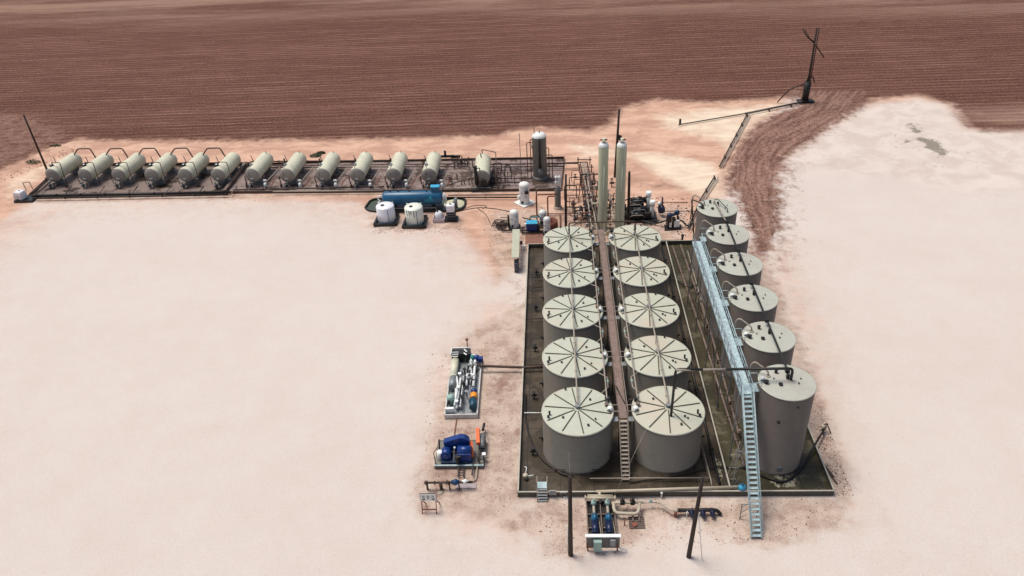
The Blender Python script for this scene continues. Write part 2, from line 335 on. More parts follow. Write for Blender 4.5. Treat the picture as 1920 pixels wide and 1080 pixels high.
def soil_material():
    m = bpy.data.materials.new('soil'); m.use_nodes = True; t = m.node_tree; N = t.nodes; L = t.links; b = N['Principled BSDF']
    b.inputs['Roughness'].default_value = .95; b.inputs['Specular IOR Level'].default_value = .1
    tc = N.new('ShaderNodeTexCoord'); obj = tc.outputs['Object']
    def noise(sc, det=8, rough=.65, vec=obj, dist=0.):
        n = N.new('ShaderNodeTexNoise'); n.inputs['Scale'].default_value = sc; n.inputs['Detail'].default_value = det
        n.inputs['Roughness'].default_value = rough; n.inputs['Distortion'].default_value = dist; L.new(vec, n.inputs['Vector']); return n.outputs[0]
    def rng_(v, a, c, o0=0., o1=1., sm=True):
        r = N.new('ShaderNodeMapRange'); r.interpolation_type = 'SMOOTHSTEP' if sm else 'LINEAR'
        for k, x in (('From Min', a), ('From Max', c), ('To Min', o0), ('To Max', o1)): r.inputs[k].default_value = x
        L.new(v, r.inputs['Value']); return r.outputs[0]
    def math_(op, a, c):
        n = N.new('ShaderNodeMath'); n.operation = op
        for i, x in enumerate((a, c)):
            if isinstance(x, (int, float)): n.inputs[i].default_value = x
            else: L.new(x, n.inputs[i])
        return n.outputs[0]
    def mix(f, a, c):
        n = N.new('ShaderNodeMix'); n.data_type = 'RGBA'
        if isinstance(f, (int, float)): n.inputs[0].default_value = f
        else: L.new(f, n.inputs[0])
        for i, x in ((6, a), (7, c)):
            if isinstance(x, tuple): n.inputs[i].default_value = (*x, 1)
            else: L.new(x, n.inputs[i])
        return n.outputs[2]
    def mapping(sc, rz=0.):
        n = N.new('ShaderNodeMapping'); L.new(obj, n.inputs[0]); n.inputs['Scale'].default_value = sc; n.inputs['Rotation'].default_value = (0, 0, rz); return n.outputs[0]
    aa = N.new('ShaderNodeVertexColor'); aa.layer_name = 'soil_a'; ab = N.new('ShaderNodeVertexColor'); ab.layer_name = 'soil_b'
    sa = N.new('ShaderNodeSeparateColor'); L.new(aa.outputs[0], sa.inputs[0]); sb = N.new('ShaderNodeSeparateColor'); L.new(ab.outputs[0], sb.inputs[0])
    edge = noise(.55, 10, .72); fine = noise(5., 6, .7); vfine = noise(14., 3, .7); mid = noise(1.3, 8, .7); big = noise(.07, 5, .55)
    def wgt(ch, k=.55, lo=.3, hi=.7):
        return rng_(math_('ADD', ch, math_('MULTIPLY', math_('SUBTRACT', edge, .5), k*2)), lo, hi)
    # pad of compacted pale caliche
    pad = mix(rng_(noise(.07, 9, .78), .4, .62), (.665, .600, .555), (.64, .568, .52))
    pad = mix(rng_(noise(.35, 7, .6), .42, .7, 0, .3), pad, (.63, .53, .47))
    pad = mix(rng_(noise(1.1, 9, .82), .54, .66, 0, .18), pad, (.52, .43, .38)); pad = mix(rng_(noise(.9, 9, .85), .56, .68, 0, .2), pad, (.74, .68, .63))
    pad = mix(rng_(fine, .5, .66, 0, .35), pad, (.52, .42, .37))
    # orange tan dirt
    st = noise(1., 9, .66, mapping((.16, .34, 1), R(14)), .5)
    tan = mix(rng_(st, .36, .62), (.68, .45, .335), (.50, .305, .225))
    tan = mix(rng_(mid, .52, .7, 0, .5), tan, (.40, .22, .165))
    tan = mix(rng_(noise(2.6, 5, .75), .6, .72, 0, .55), tan, (.78, .56, .44))
    # gravelly reddish ground round the plant
    gr = mix(rng_(noise(.45, 9, .7), .4, .62), (.60, .485, .40), (.40, .285, .225)); gr = mix(rng_(noise(.28, 8, .75), .56, .68, 0, .7), gr, (.20, .115, .085))
    gr = mix(rng_(vfine, .53, .62, 0, .7), gr, (.16, .095, .08)); gr = mix(rng_(noise(11., 3, .7), .57, .66, 0, .75), gr, (.80, .68, .58))
    # ploughed field: furrows follow one bearing
    s1 = noise(1., 9, .75, mapping((.02, .06, 1), R(7))); s2 = noise(1., 7, .72, mapping((.040, .85, 1), R(7))); s3 = noise(1., 6, .8, mapping((.22, 1.3, 1), R(7))); s4 = noise(1., 4, .7, mapping((.012, 1.9, 1), R(6.6)))
    wv = N.new('ShaderNodeTexWave'); wv.bands_direction = 'Y'; wv.inputs['Scale'].default_value = .19; wv.inputs['Distortion'].default_value = .7; wv.inputs['Detail'].default_value = 3; wv.inputs['Detail Scale'].default_value = 2.5; wv.inputs['Detail Roughness'].default_value = .7
    L.new(mapping((.05, 1, 1), R(7)), wv.inputs['Vector'])
    fld = mix(rng_(s1, .34, .68), (.132, .058, .042), (.185, .087, .066))
    fld = mix(math_('MULTIPLY', rng_(wv.outputs['Fac'], .05, .5, 1, 0), rng_(s2, .38, .58, .15, .65)), fld, (.055, .025, .02))
    fld = mix(math_('MULTIPLY', rng_(wv.outputs['Fac'], .78, 1., 0, 1), rng_(s2, .46, .62, .0, .75)), fld, (.40, .235, .18))
    fld = mix(rng_(s4, .57, .64, 0, .45), fld, (.38, .22, .17)); fld = mix(rng_(s3, .52, .60, 0, .55), fld, (.05, .023, .018))
    fld = mix(rng_(noise(2.2, 5, .85), .52, .60, 0, .6), fld, (.34, .19, .145)); fld = mix(rng_(noise(3.4, 4, .85), .53, .60, 0, .6), fld, (.045, .02, .016))
    ac = N.new('ShaderNodeVertexColor'); ac.layer_name = 'track_uv'; sc_ = N.new('ShaderNodeSeparateColor'); L.new(ac.outputs[0], sc_.inputs[0])
    cb = N.new('ShaderNodeCombineXYZ'); L.new(math_('MULTIPLY', sc_.outputs[0], .10), cb.inputs[0]); L.new(math_('MULTIPLY', sc_.outputs[1], 1.1), cb.inputs[1])
    ruts = noise(1., 7, .7, cb.outputs[0], .3)
    trk = mix(rng_(noise(1.6, 9, .75), .36, .64), (.095, .045, .034), (.34, .20, .155)); trk = mix(rng_(fine, .56, .68, 0, .6), trk, (.52, .35, .28))
    trk = mix(rng_(ruts, .40, .60), mix(.4, trk, (.10, .046, .035)), mix(.3, trk, (.46, .29, .23)))
    crm = mix(rng_(st, .4, .62), (.78, .66, .52), (.69, .53, .41))
    dun = mix(rng_(noise(.22, 9, .66, dist=.5), .4, .62), (.68, .605, .55), (.60, .51, .46)); dun = mix(rng_(noise(.16, 10, .8, dist=.8), .63, .70, 0, .75), dun, (.20, .19, .16)); dun = mix(rng_(noise(1.4, 8, .75), .6, .72, 0, .4), dun, (.40, .33, .29))
    c = pad
    c = mix(wgt(sa.outputs[1], .35, .15, .85), c, tan)
    c = mix(rng_(math_('ADD', sb.outputs[1], math_('MULTIPLY', math_('SUBTRACT', edge, .5), 1.0)), .25, .8), c, crm)
    c = mix(wgt(sb.outputs[2], .4), c, dun)
    c = mix(rng_(math_('ADD', math_('MULTIPLY', sc_.outputs[2], 1.), math_('MULTIPLY', math_('SUBTRACT', noise(.55, 10, .8, dist=.5), .5), 1.9)), .54, .72, 0, .8), c, (.19, .17, .13))
    c = mix(rng_(math_('ADD', sb.outputs[0], math_('MULTIPLY', math_('SUBTRACT', edge, .5), 1.3)), .3, .85, 0, .85), c, gr)
    ff = wgt(sa.outputs[0], .4)
    pale = math_('MULTIPLY', sb.outputs[1], rng_(noise(1., 8, .65, mapping((.012, .09, 1), R(7))), .38, .6))
    c = mix(ff, c, mix(pale, fld, (.50, .34, .26)))
    c = mix(wgt(sa.outputs[2], .8, .25, .75), c, trk)
    L.new(c, b.inputs['Base Color'])
    h = math_('ADD', math_('MULTIPLY', fine, .5), math_('MULTIPLY', vfine, .25))
    h = math_('ADD', h, math_('MULTIPLY', math_('ADD', wv.outputs['Fac'], math_('MULTIPLY', s3, 2.)), ff))
    bp = N.new('ShaderNodeBump'); bp.inputs['Strength'].default_value = .9; bp.inputs['Distance'].default_value = .12; L.new(h, bp.inputs['Height']); L.new(bp.outputs[0], b.inputs['Normal'])
    return m
me.materials.append(soil_material())
ground = bpy.data.objects.new('ground', me); COL.objects.link(ground); tag(ground, kind='structure')

# ------------------------------------------------------------------ CONTAINMENTS
def sheet(name, poly, z, m):
    mb = MB(); mb.add([(x, y, 0) for x, y in poly], [tuple(range(len(poly)))])
    o = mb.build(name, m); o.location = (0, 0, z); return tag(o, kind='structure')
XL0, XD, XR0, YF, YB = -3.85, 15.05, 24.0, 47.15, 91.4
sheet('containment_floor', [(XL0, YF), (XD, YF), (XD, YB), (XL0, YB)], .05, M_floor)
sheet('containment_floor', [(XD, YF), (XR0, YF), (XR0, YB), (XD, YB)], .054, M_floor2)
def wall_run(a, b, parent, h=.6, world=True, step=1.15):
    a = Vector((*a, 0)); b = Vector((*b, 0)); L = (b-a).length; d = (b-a)/L; n = Vector((-d.y, d.x, 0))
    m = MB(); m.bar(a+Vector((0, 0, h/2)), b+Vector((0, 0, h/2)), .06, h)
    for k in range(int(L/step)+1):
        p = a+d*k*step; m.box((p.x, p.y, h*.48), (.1, .1, h*.94), math.atan2(d.y, d.x))
    m.build('wall_panel', M_cwall, parent, world=True)
    c = MB(); c.bar(a+Vector((0, 0, h+.03)), b+Vector((0, 0, h+.03)), .13, .055); c.build('wall_cap', M_conc, parent, world=True)
cw = thing('containment_wall', 'low steel containment wall with pale cap enclosing all the upright tanks', 'containment wall', (10, 47, 0))
wall_run((XL0, YF), (XR0, YF), cw); wall_run((XL0, YF+.1), (XL0, YB), cw); wall_run((XR0, YF+.1), (XR0, YB), cw); wall_run((XL0+.1, YB), (XR0-.1, YB), cw)
dv = thing('divider_wall', 'low dividing wall between ribbed-roof tanks and the smooth-roof tank row', 'containment wall', (XD, 60, 0))
wall_run((XD, YF+.15), (XD, YB-.15), dv)
# drip stains, patches of pale dry slab
def blot(name, c, rx, ry, z, m, seed):
    rn = random.Random(seed); n = 26
    pl = [(c[0]+rx*math.cos(2*math.pi*i/n)*(.72+.5*rn.random()), c[1]+ry*math.sin(2*math.pi*i/n)*(.72+.5*rn.random())) for i in range(n)]
    return sheet(name, pl, z, m)
M_dry = mat('dry_salt_crust', (.30, .28, .20), .9, var=.4, scale=3, bump=.3, col2=(.04, .033, .018), amt=1., s2=1.6, thr=.5, wid=.04)
p = P(1475, 918); blot('salt_crust', (p.x, p.y+.9), 1.2, .8, .062, M_dry, 3)
p = P(1355, 880); blot('salt_crust', (p.x-.4, p.y), .35, 1.6, .062, M_dry, 5)
p = P(1590, 700)
sheet('oily_soil', [tuple(P(a, b))[:2] for a, b in [(1000, 432), (1112, 430), (1110, 458), (985, 458), (985, 440)]], .03, M_redsoil)

# far liner pads
PEN1 = [tuple(P(a, b))[:2] for a, b in [(55, 370), (422, 363), (462, 311), (150, 311), (92, 336)]]
PEN2 = [tuple(P(a, b))[:2] for a, b in [(424, 363), (1052, 358), (1058, 298), (600, 306), (464, 311)]]
sheet('containment_floor', PEN1, .05, M_floor3); sheet('containment_floor', PEN2, .05, M_floor4)
fw = thing('containment_wall', 'low brown wall round the pad of the six left horizontal vessels', 'containment wall', (PEN1[0][0], PEN1[0][1], 0))
for i in range(5):
    a, b = Vector(PEN1[i]), Vector(PEN1[(i+1) % 5])
    m = MB().bar((a.x, a.y, .25), (b.x, b.y, .25), .14, .5); m.build('wall_panel', M_pipe, fw, world=True)
fw = thing('containment_wall', 'low brown wall round the long pad with the grey separator', 'containment wall', (PEN2[1][0], PEN2[1][1], 0))
for i in range(4):
    a, b = Vector(PEN2[i]), Vector(PEN2[(i+1) % 5])
    m = MB().bar((a.x, a.y, .22), (b.x, b.y, .22), .12, .44); m.build('wall_panel', M_pipe, fw, world=True)
tag(MB().bar((*PEN1[1], .5), (*PEN1[2], .7), .5, .25).bar((PEN1[1][0], PEN1[1][1], .2), (PEN1[2][0], PEN1[2][1], .2), .3, .35).build('catwalk', M_pipem),
    'sloping brown catwalk beam between the sixth and seventh horizontal vessels', 'catwalk')
for k, (a, b) in enumerate([((60, 362), (92, 336)), ((66, 364), (98, 338))]):
    solo('pipe', MB().tube([PV(*a, .7), PV(*b, .7)], .12), M_pipe, ['outer brown pipe slanting along the left end of the vessel pad', 'inner brown pipe slanting along the left end of the vessel pad'][k], 'pipe')

# ------------------------------------------------------------------ RIBBED-ROOF TANKS
R1, H1 = 3.28, 4.93; XL, XR, Y0, DY = 1.70, 10.04, 53.09, 8.0
ORD = ['front', 'second', 'third', 'fourth', 'rearmost']
def hatch(parent, x, y, z, r=.2, m=M_black, name='hatch', h=.22):
    mb = MB().cyl((x, y, z), (x, y, z+h), r, n=12).cyl((x, y, z+h), (x, y, z+h+.05), r*1.25, n=12); return mb.build(name, m, parent)
def ribbed(side):
    t = thing('storage_tank', '', 'storage tank', (XL if side < 0 else XR, Y0, 0), 0, 'squat tanks with ribbed roofs')
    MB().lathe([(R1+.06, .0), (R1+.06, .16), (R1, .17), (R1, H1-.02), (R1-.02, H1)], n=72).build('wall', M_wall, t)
    ap = .18
    MB().lathe([(R1+.05, H1-.10), (R1+.07, H1+.0), (R1, H1+.05)], n=72).build('rim', M_rim, t)
    roof = MB().lathe([(R1+.01, H1+.02), (R1*.5, H1+.02+ap*.5), (.25, H1+.02+ap), (.001, H1+.04+ap)], n=72)
    roof = roof.build('roof', M_roof if side < 0 else M_roofR, t)
    off = 26 if side < 0 else 14
    for k in range(10):
        a = R(off+36*k); c, s = math.cos(a), math.sin(a)
        MB().bar((c*.3, s*.3, H1+ap+.03), (c*3.1, s*3.1, H1+.07), .09, .07).build('rib', M_rib, roof)
    hatch(t, 0, .15, H1+ap, .2, M_galvd, 'centre_fitting', .3)
    sx = -side
    hatch(t, sx*2.82, 1.2, H1, .2, M_black, 'vent', .45)
    MB().cyl((sx*2.72, .5, H1), (sx*2.72, .5, H1+.3), .16, n=10).cyl((sx*2.72, .5, H1+.3), (sx*2.72, .5, H1+.4), .2, n=10).build('relief_valve', M_pipem, t)
    MB().cyl((sx*2.98, -.05, H1), (sx*2.98, -.05, H1+.3), .26, n=14).sph((sx*2.98, -.05, H1+.32), .26, .5).build('thief_hatch', M_white, t)
    MB().tube([(sx*2.75, -.15, H1+.1), (sx*2.9, -.4, H1+.4), (sx*3.1, -.45, H1+.1)], .05).build('hinge', M_black, t)
    fit = [(side*2.72, -.97, .1, .15), (side*2.6, -.6, .09, .35), (side*1.36, -1.08, .09, .12), (side*1.06, 2.89, .09, .12), (-side*1.22, 1.32, .09, .12), (.05, 1.7, .07, .1), (.9, -2.1, .09, .12), (1.6, -1.3, .07, .1)]
    for x, y, r, h in fit: hatch(roof, x, y, H1+.06, r, M_black, 'nozzle', h)
    # bolted lower fittings and a front drain line
    MB().box((side*(R1+.05), .4, 1.1), (.25, .5, .5)).box((side*(R1+.28), .4, 1.1), (.3, .15, .15)).build('valve', M_black, t)
    return t
for side, nm in ((-1, 'left'), (1, 'right')):
    t0 = ribbed(side)
    for k in range(5):
        lab = f'squat taupe tank with ribbed cream roof, {ORD[k]} of the {nm} column of five'
        if k == 0: t0['label'] = lab
        else: copy_tree(t0, loc=(XL if side < 0 else XR, Y0+DY*k, 0), label=lab)
# ------------------------------------------------------------------ SMOOTH-ROOF TALL TANKS
XT, YT, DT, R2, H2 = 19.91, 51.91, 6.551, 2.40, 9.106
def smooth():
    t = thing('storage_tank', '', 'storage tank', (XT, YT, 0), 0, 'tall tanks with smooth roofs')
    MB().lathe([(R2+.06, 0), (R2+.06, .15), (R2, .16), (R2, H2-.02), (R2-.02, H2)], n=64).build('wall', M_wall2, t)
    MB().lathe([(R2+.035, H2-.07), (R2+.05, H2-.01), (R2, H2+.03)], n=64).build('rim', M_rim, t)
    roof = MB().lathe([(R2+.01, H2+.01), (.001, H2+.10)], n=64).build('roof', M_roof2, t)
    MB().cyl((-1.46, .73, H2), (-1.46, .73, H2+.14), .2).tube([(-1.46, .73, H2+.1), (-1.5, .8, H2+.55), (-2.55, 1.5, H2+1.1), (-2.8, 1.65, H2+.7), (-2.8, 1.65, H2-2.5)], .075, bend=.3).build('gooseneck_pipe', M_pipel, t)
    MB().cyl((-2.08, .2, H2), (-2.08, .2, H2+.25), .22, n=14).sph((-2.08, .2, H2+.27), .22, .5).build('thief_hatch', M_white, t)
    MB().tube([(-1.95, .02, H2+.1), (-2.1, -.1, H2+.35), (-2.3, -.05, H2+.2)], .05).build('hinge', M_black, t)
    for x, y, r, h in [(-1.84, -.2, .16, .25), (-.68, 1.2, .13, .3), (-.69, -.47, .15, .16), (-1.07, .35, .05, .08), (1.24, .3, .05, .08), (.9, -.35, .06, .1)]:
        hatch(roof, x, y, H2+.03, r, M_black, 'nozzle', h)
    MB().box((.1, .35, H2+.3), (.22, .22, .6)).build('pipe_support', M_black, t)
    return t
ts = smooth()
ORD6 = ['nearest', 'second', 'third', 'fourth', 'fifth', 'farthest']
for k in range(6):
    lab = f'tall dark taupe tank with smooth grey roof, {ORD6[k]} in the right-hand row'
    if k == 0: ts['label'] = lab
    else: copy_tree(ts, loc=(XT, YT+DT*k, 0), label=lab)
ts_wall = [k for k in ts.children if k.name.startswith('wall')]
def on_wall(parent, ang, z, r, m, nm):          # fitting on the shell of the nearest tank
    c, s = math.cos(ang), math.sin(ang)
    return MB().cyl((c*(R2-.05), s*(R2-.05), z), (c*(R2+.14), s*(R2+.14), z), r, n=14).build(nm, m, parent)
on_wall(ts, R(-92), .9, .28, M_galvd, 'manway'); on_wall(ts, R(-112), 6.5, .14, M_black, 'nozzle'); on_wall(ts, R(-80), 8.3, .07, M_black, 'nozzle')

# ------------------------------------------------------------------ PIPES OVER AND BESIDE THE TANKS
def pipe(pts, r, m, label, fl=0., group=None, n=8, supports=None, name='pipe', bend=None):
    mb = MB().tube(pts, r, n, bend)
    if fl:
        for a, b in zip(pts[:-1], pts[1:]):
            a = Vector(a); b = Vector(b); L = (b-a).length
            for k in range(1, max(2, int(L/fl))): mb.flange(a+(b-a)*k/max(2, int(L/fl)), b-a, r*1.6, r*.45)
    if supports:
        for s in supports: mb.cyl((s[0], s[1], 0.05), (s[0], s[1], s[2]), .05, n=6)
    return solo(name, mb, m, label, 'pipe', group)
for x, nm in ((XL, 'left'), (XR, 'right')):
    pipe([(x, Y0+.2, H1+.3), (x, Y0+.35, H1+.68), (x, Y0+32.0, H1+.68)], .075, M_pipel, f'long pale pipe running over the roof centres of the {nm} ribbed column', 4.)
for x, sg, nm in ((4.48, 1, 'left'), (7.32, -1, 'right')):
    t = thing('pipe_header', f'pale header pipe with bypass loops along the inner edge of {nm} column', 'pipe', (x, Y0, 0))
    MB().tube([(x-Z0, Y0+y, z) for Z0, y, z in ((0, 1.0, H1+.1), (0, 1.1, H1+.55), (0, 32.4, H1+.55))], .065).build('header', M_pipel, t, world=True)
    for k in range(4):
        y = Y0+4+DY*k; b = x+sg*.25; a = x-sg*.42
        MB().tube([(a-sg*.1, y+1.55, H1-.15), (b, y+.65, H1+.05), (b, y-.85, H1+.05), (a, y-1.55, H1-.1)], .06, bend=.1).build('bypass_loop', M_pipel, t, world=True)
        MB().box((b, y, H1+.05), (.2, .28, .2)).build('loop_valve', M_green, t, world=True)
pipe([(XL, 85.1, H1+.3), (XL, 85.1, 7.25), (XR, 85.1, 7.25), (XR, 85.1, H1+.3)], .09, M_pipe, 'brown inverted-U pipe bridging the rearmost two ribbed-roof tanks', 3.)
# black line over the tall row
pipe([(XT-.25, YT+DT*5+.9, H2+.1), (XT-.25, YT+DT*5+.9, H2+.6), (XT+.12, YT+DT*4+1.7, H2+.6)], .085, M_pipel, 'short pale pipe over the farthest smooth-roof tank', 2.)
pipe([(XT-.25, YT+DT*5+1.0, H2+.6), (XT+.2, YT+DT*5+1.1, H2+.6), (XT+.95, YT+DT*5-1.4, H2+.5), (XT+.95, YT+DT*5-1.5, H2-1.)], .05, M_black, 'thin black pipe looping over the farthest smooth roof and down its front')
mb = MB().tube([(XT+.12, YT+DT*4+1.7, H2+.6), (XT+.18, YT+.62, H2+.6), (XT+.18, YT+.5, H2+.1)], .1)
for k in range(5):
    y = YT+DT*k+(1.75 if k else .8); mb.box((XT+.14, y, H2+.6), (.36, .36, .3)); 
solo('pipe', mb, M_black, 'long black clamped pipe running over all the smooth roofs', 'pipe')
pipe([PV(1258, 780, 5.1), (10.32, 52.6, 10.15), (12.6, 52.3, 10.3)], .12, M_black, 'black riser pipe standing on the front roof of the right ribbed column')
pipe([(10.32, 52.45, 10.15), (14.6, 52.3, 10.3)], .1, M_pipel, 'pale length of overhead pipe leaving the ribbed front roof', 2.)
pipe([(14.6, 52.3, 10.3), (20.25, 52.05, 10.5), (20.25, 52.05, H2+.1)], .125, M_black, 'black overhead pipe ending on the nearest smooth-roof tank')
# risers behind the tall row
pipe([PV(1303, 478, .6), PV(1297, 374, 9.6), PV(1316, 381, 9.75), PV(1319, 387, H2+.1)], .09, M_pipe, 'tall thin brown riser pipe arching on to the farthest smooth roof')

# floor pipes of the tank yard
pipe([(15.8, 90.3, .45), (16.45, 70, .45), (16.9, 50.2, .45)], .13, M_pipem, 'long brown floor pipe on the left of the pair under the walkway', 3.)
pipe([(16.9, 90.4, .5), (17.45, 70, .5), (17.25, 54.4, .5), (17.25, 54.3, 1.1)], .13, M_pipem, 'shorter brown floor pipe on the right of the pair under the walkway', 3.)
for k in range(5):
    y = 55.5+6.55*k
    pipe([(17.2, y+3, .5), (17.2, y+3, 1.), (17.75, y+3, 1.)], .09, M_pipe, f'{ORD6[k]} short branch pipe from floor pipe towards a tall tank', group='branch pipes to the tall tanks')
pipe([PV(1262, 470, .4), PV(1334, 640, .4), PV(1400, 860, .4)][:2]+[PV(1345, 760, .4)], .07, M_pipe, 'thin brown floor pipe next to the dividing wall')
pipe([PV(1289, 470, .4), PV(1370, 760, .4)], .06, M_pipel, 'thin pale floor pipe between the divider and walkway legs')
pipe([PV(1106, 897, .45), PV(1330, 896, .45)], .055, M_pipel, 'thin pale pipe across the floor in front of both front tanks')
pipe([PV(1017, 880, .35), PV(1170, 880, .35)][0:2], .045, M_pipe, 'thin dark pipe across floor before the left front tank')
pipe([PV(1316, 835, .4), PV(1333, 900, .4), PV(1335, 912, .1)], .07, M_pipel, 'short pale pipe beside the right front ribbed tank')
pipe([PV(1300, 788, .3), PV(1330, 900, .3)], .04, M_pipem, 'thin pipe lying on floor right of the right front ribbed tank')
pipe([PV(983, 774, .8), PV(1022, 774, .8)], .05, M_white, 'thin white stub pipe between left wall and front ribbed tank', .3)
def hose(pts, r, label, m=M_black): return pipe(pts, r, m, label, n=8, bend=2.2, name='hose')
hose([PV(986, 740, .25), PV(985, 800, .2), PV(1010, 858, .2), PV(1055, 890, .2), PV(1075, 893, .2)], .075, 'black hose curving round the left front ribbed tank')
hose([PV(1180, 905, .2), PV(1290, 888, .2), PV(1345, 874, .3), PV(1400, 878, .2)], .06, 'black hose crossing from right front ribbed tank to the walkway')
hose([PV(1425, 890, .2), PV(1470, 908, .2), PV(1503, 880, .2), PV(1530, 830, .75), PV(1545, 806, .5)], .1, 'black hose hugging the nearest tall tank and leaving over the wall')
hose([PV(1240, 520, .3), PV(1270, 524, .3), PV(1295, 545, .3), PV(1300, 522, .3)], .07, 'black hose looped on the floor right of third ribbed tanks')
for k, (y0, z0) in enumerate([(514, .9), (521, .6), (540, .5)]):
    pipe([PV(996, y0+6, z0), PV(998, y0, z0), PV(1024, y0-3 if k else y0, z0)], .05, M_black, ['upper', 'middle', 'lower'][k]+' dark hose stub at the left side of the fourth ribbed tank')
for k, (y0) in enumerate([597, 683, 690]):
    pipe([PV(988, y0, .5), PV(1021, y0, .5)], .06, M_pipe, ['dark pipe stub left of the third ribbed tank', 'upper dark pipe stub left of second ribbed tank', 'lower dark pipe stub left of second ribbed tank'][k])
# cluttered manifolds between the two ribbed columns
rnd = random.Random(4)
for x, nm in ((4.75, 'left'), (7.0, 'right')):
    t = thing('manifold', f'dark valve manifold on the floor along the {nm} side of the brown catwalk', 'manifold', (x, 70, 0))
    MB().tube([(x, 51.5, .6), (x, 90, .6)], .12).build('header', M_pipe, t, world=True)
    for k in range(12):
        y = 52.5+3.05*k
        MB().tube([(x, y, .6), (x, y, 1.3), (x+(-.7 if x < 6 else .7), y, 1.3)], .08).build('branch', M_pipem, t, world=True)
        MB().cyl((x, y+.5, .5), (x, y+.5, 1.2), .14).cyl((x, y+.5, 1.2), (x, y+.5, 1.25), .22).build('valve', M_black, t, world=True)
# ------------------------------------------------------------------ STAIRS AND CATWALKS
def stairs(t, foot, top, wd, n, ms, mt, rail=None, rail_h=1.):
    f = Vector(foot)-Vector(t.location); p = Vector(top)-Vector(t.location)
    for s in (-1, 1):
        o = Vector((s*wd/2, 0, 0)); MB().bar(f+o, p+o, .06, .24).build('stringer', ms, t)
    tm = None
    for k in range(n):
        q = f+(p-f)*((k+.5)/n)
        if tm is None: tm = MB().box((0, 0, 0), (wd-.08, .30, .05)); o = tm.build('tread', mt, t); tm = o
        else: o = tm.copy(); COL.objects.link(o); o.parent = t
        o.location = q
    if rail:
        for s in (-1, 1):
            mb = MB(); o = Vector((s*(wd/2+.05), 0, 0)); u = Vector((0, 0, rail_h))
            mb.tube([f+o+u*.9, p+o+u], .035); mb.tube([f+o+u*.5, p+o+u*.5], .022)
            for k in range(6): q = f+(p-f)*(k/5)+o; mb.cyl(q, q+u*(.9+.02*k), .025, n=6)
            mb.build('handrail', rail, t)
# brown catwalk between the columns
cwk = thing('catwalk', 'narrow brown catwalk with a steep stair between the ribbed-roof tank columns', 'catwalk', (5.9, 48.8, 0))
ZD = 4.55
MB().box((5.87, 70.2, ZD-.03), (.72, 35.6, .06)).build('deck', M_deck, cwk, world=True)
for s in (-1, 1):
    MB().bar((5.87+s*.39, 52.4, ZD-.02), (5.87+s*.39, 88, ZD-.02), .05, .22).build('beam', M_pipem, cwk, world=True)
for k in range(5):
    y = Y0+DY*k
    for s in (-1, 1):
        MB().bar((5.87+s*.4, y+.55, ZD+.5), (5.87+s*1.0, y+.55, ZD+.5), .05, .05).bar((5.87+s*.4, y-.3, ZD+.5), (5.87+s*1.0, y-.3, ZD+.5), .05, .05).bar((5.87+s*.4, y+.55, ZD), (5.87+s*.4, y+.55, ZD+.5), .05, .05).bar((5.87+s*.4, y-.3, ZD), (5.87+s*.4, y-.3, ZD+.5), .05, .05).build('bracket', M_pipel, cwk, world=True)
        MB().box((5.87+s*.72, y-.7, ZD-.1), (.5, .6, .05)).build('side_platform', M_galvd, cwk, world=True)
for y in (53, 61, 69, 77, 85):
    MB().box((5.6, y, ZD/2), (.1, .1, ZD-.2)).box((6.14, y, ZD/2), (.1, .1, ZD-.2)).build('leg', M_pipe, cwk, world=True)
stairs(cwk, (5.95, 48.9, .05), (5.87, 52.3, ZD-.02), .72, 15, M_pipel, M_pipel, None)
MB().tube([(6.33, 48.9, .9), (6.27, 52.4, ZD+.95), (6.27, 70, ZD+.95), (6.27, 88, ZD+.95)], .028).build('handrail', M_pipel, cwk, world=True)
MB().tube([(5.5, 56.6, ZD+.3), (6.2, 54.2, ZD+.15)], .05).build('chain_gate', M_black, cwk, world=True)
# galvanised walkway
gw = thing('walkway', 'long light blue galvanised walkway and stair along the smooth-roof tank row', 'walkway', (16.25, 42.4, 0))
ZG = 8.45
MB().box((16.32, 64.4, ZG), (.90, 26.6, .06)).build('deck', M_grate, gw, world=True)
for s in (-1, 1):
    x = 16.32+s*.48
    MB().bar((x, 51.2, ZG-.08), (x, 77.7, ZG-.08), .06, .26).build('beam', M_galv, gw, world=True)
    mb = MB().tube([(x, 51.2, ZG+1.05), (x, 77.7, ZG+1.05)], .04).tube([(x, 51.2, ZG+.55), (x, 77.7, ZG+.55)], .028)
    for k in range(19): mb.cyl((x, 51.2+k*26.5/18, ZG), (x, 51.2+k*26.5/18, ZG+1.05), .03, n=6)
    for k in range(9): mb.bar((x, 52.+k*3, ZG+.02), (x, 53.2+k*3, ZG+1.0), .035, .035)
    mb.build('handrail', M_galv if s > 0 else M_galvd, gw, world=True)
for k in range(5):
    y = YT+DT*k+.1
    MB().box((17.15, y, ZG-.03), (.66, 1.1, .05)).build('side_platform', M_galv, gw, world=True)
    for q in (.75, -.6): MB().tube([(16.86, y+q, ZG+1), (17.55, y+q, ZG+1), (17.55, y+q, ZG)], .03).build('platform_rail', M_galv, gw, world=True)
for y in (51.6, 58.2, 64.8, 71.3, 77.3):
    MB().bar((15.85, y, .06), (15.85, y, ZG-.1), .1, .1).bar((16.8, y, .06), (16.8, y, ZG-.1), .1, .1).bar((15.85, y, 4), (16.8, y, 6), .05, .05).bar((15.85, y, 6), (16.8, y, 4), .05, .05).build('leg', M_galvd, gw, world=True)
stairs(gw, (16.27, 42.5, .12), (16.35, 51.15, ZG), .82, 28, M_galv, M_galv, M_galv)
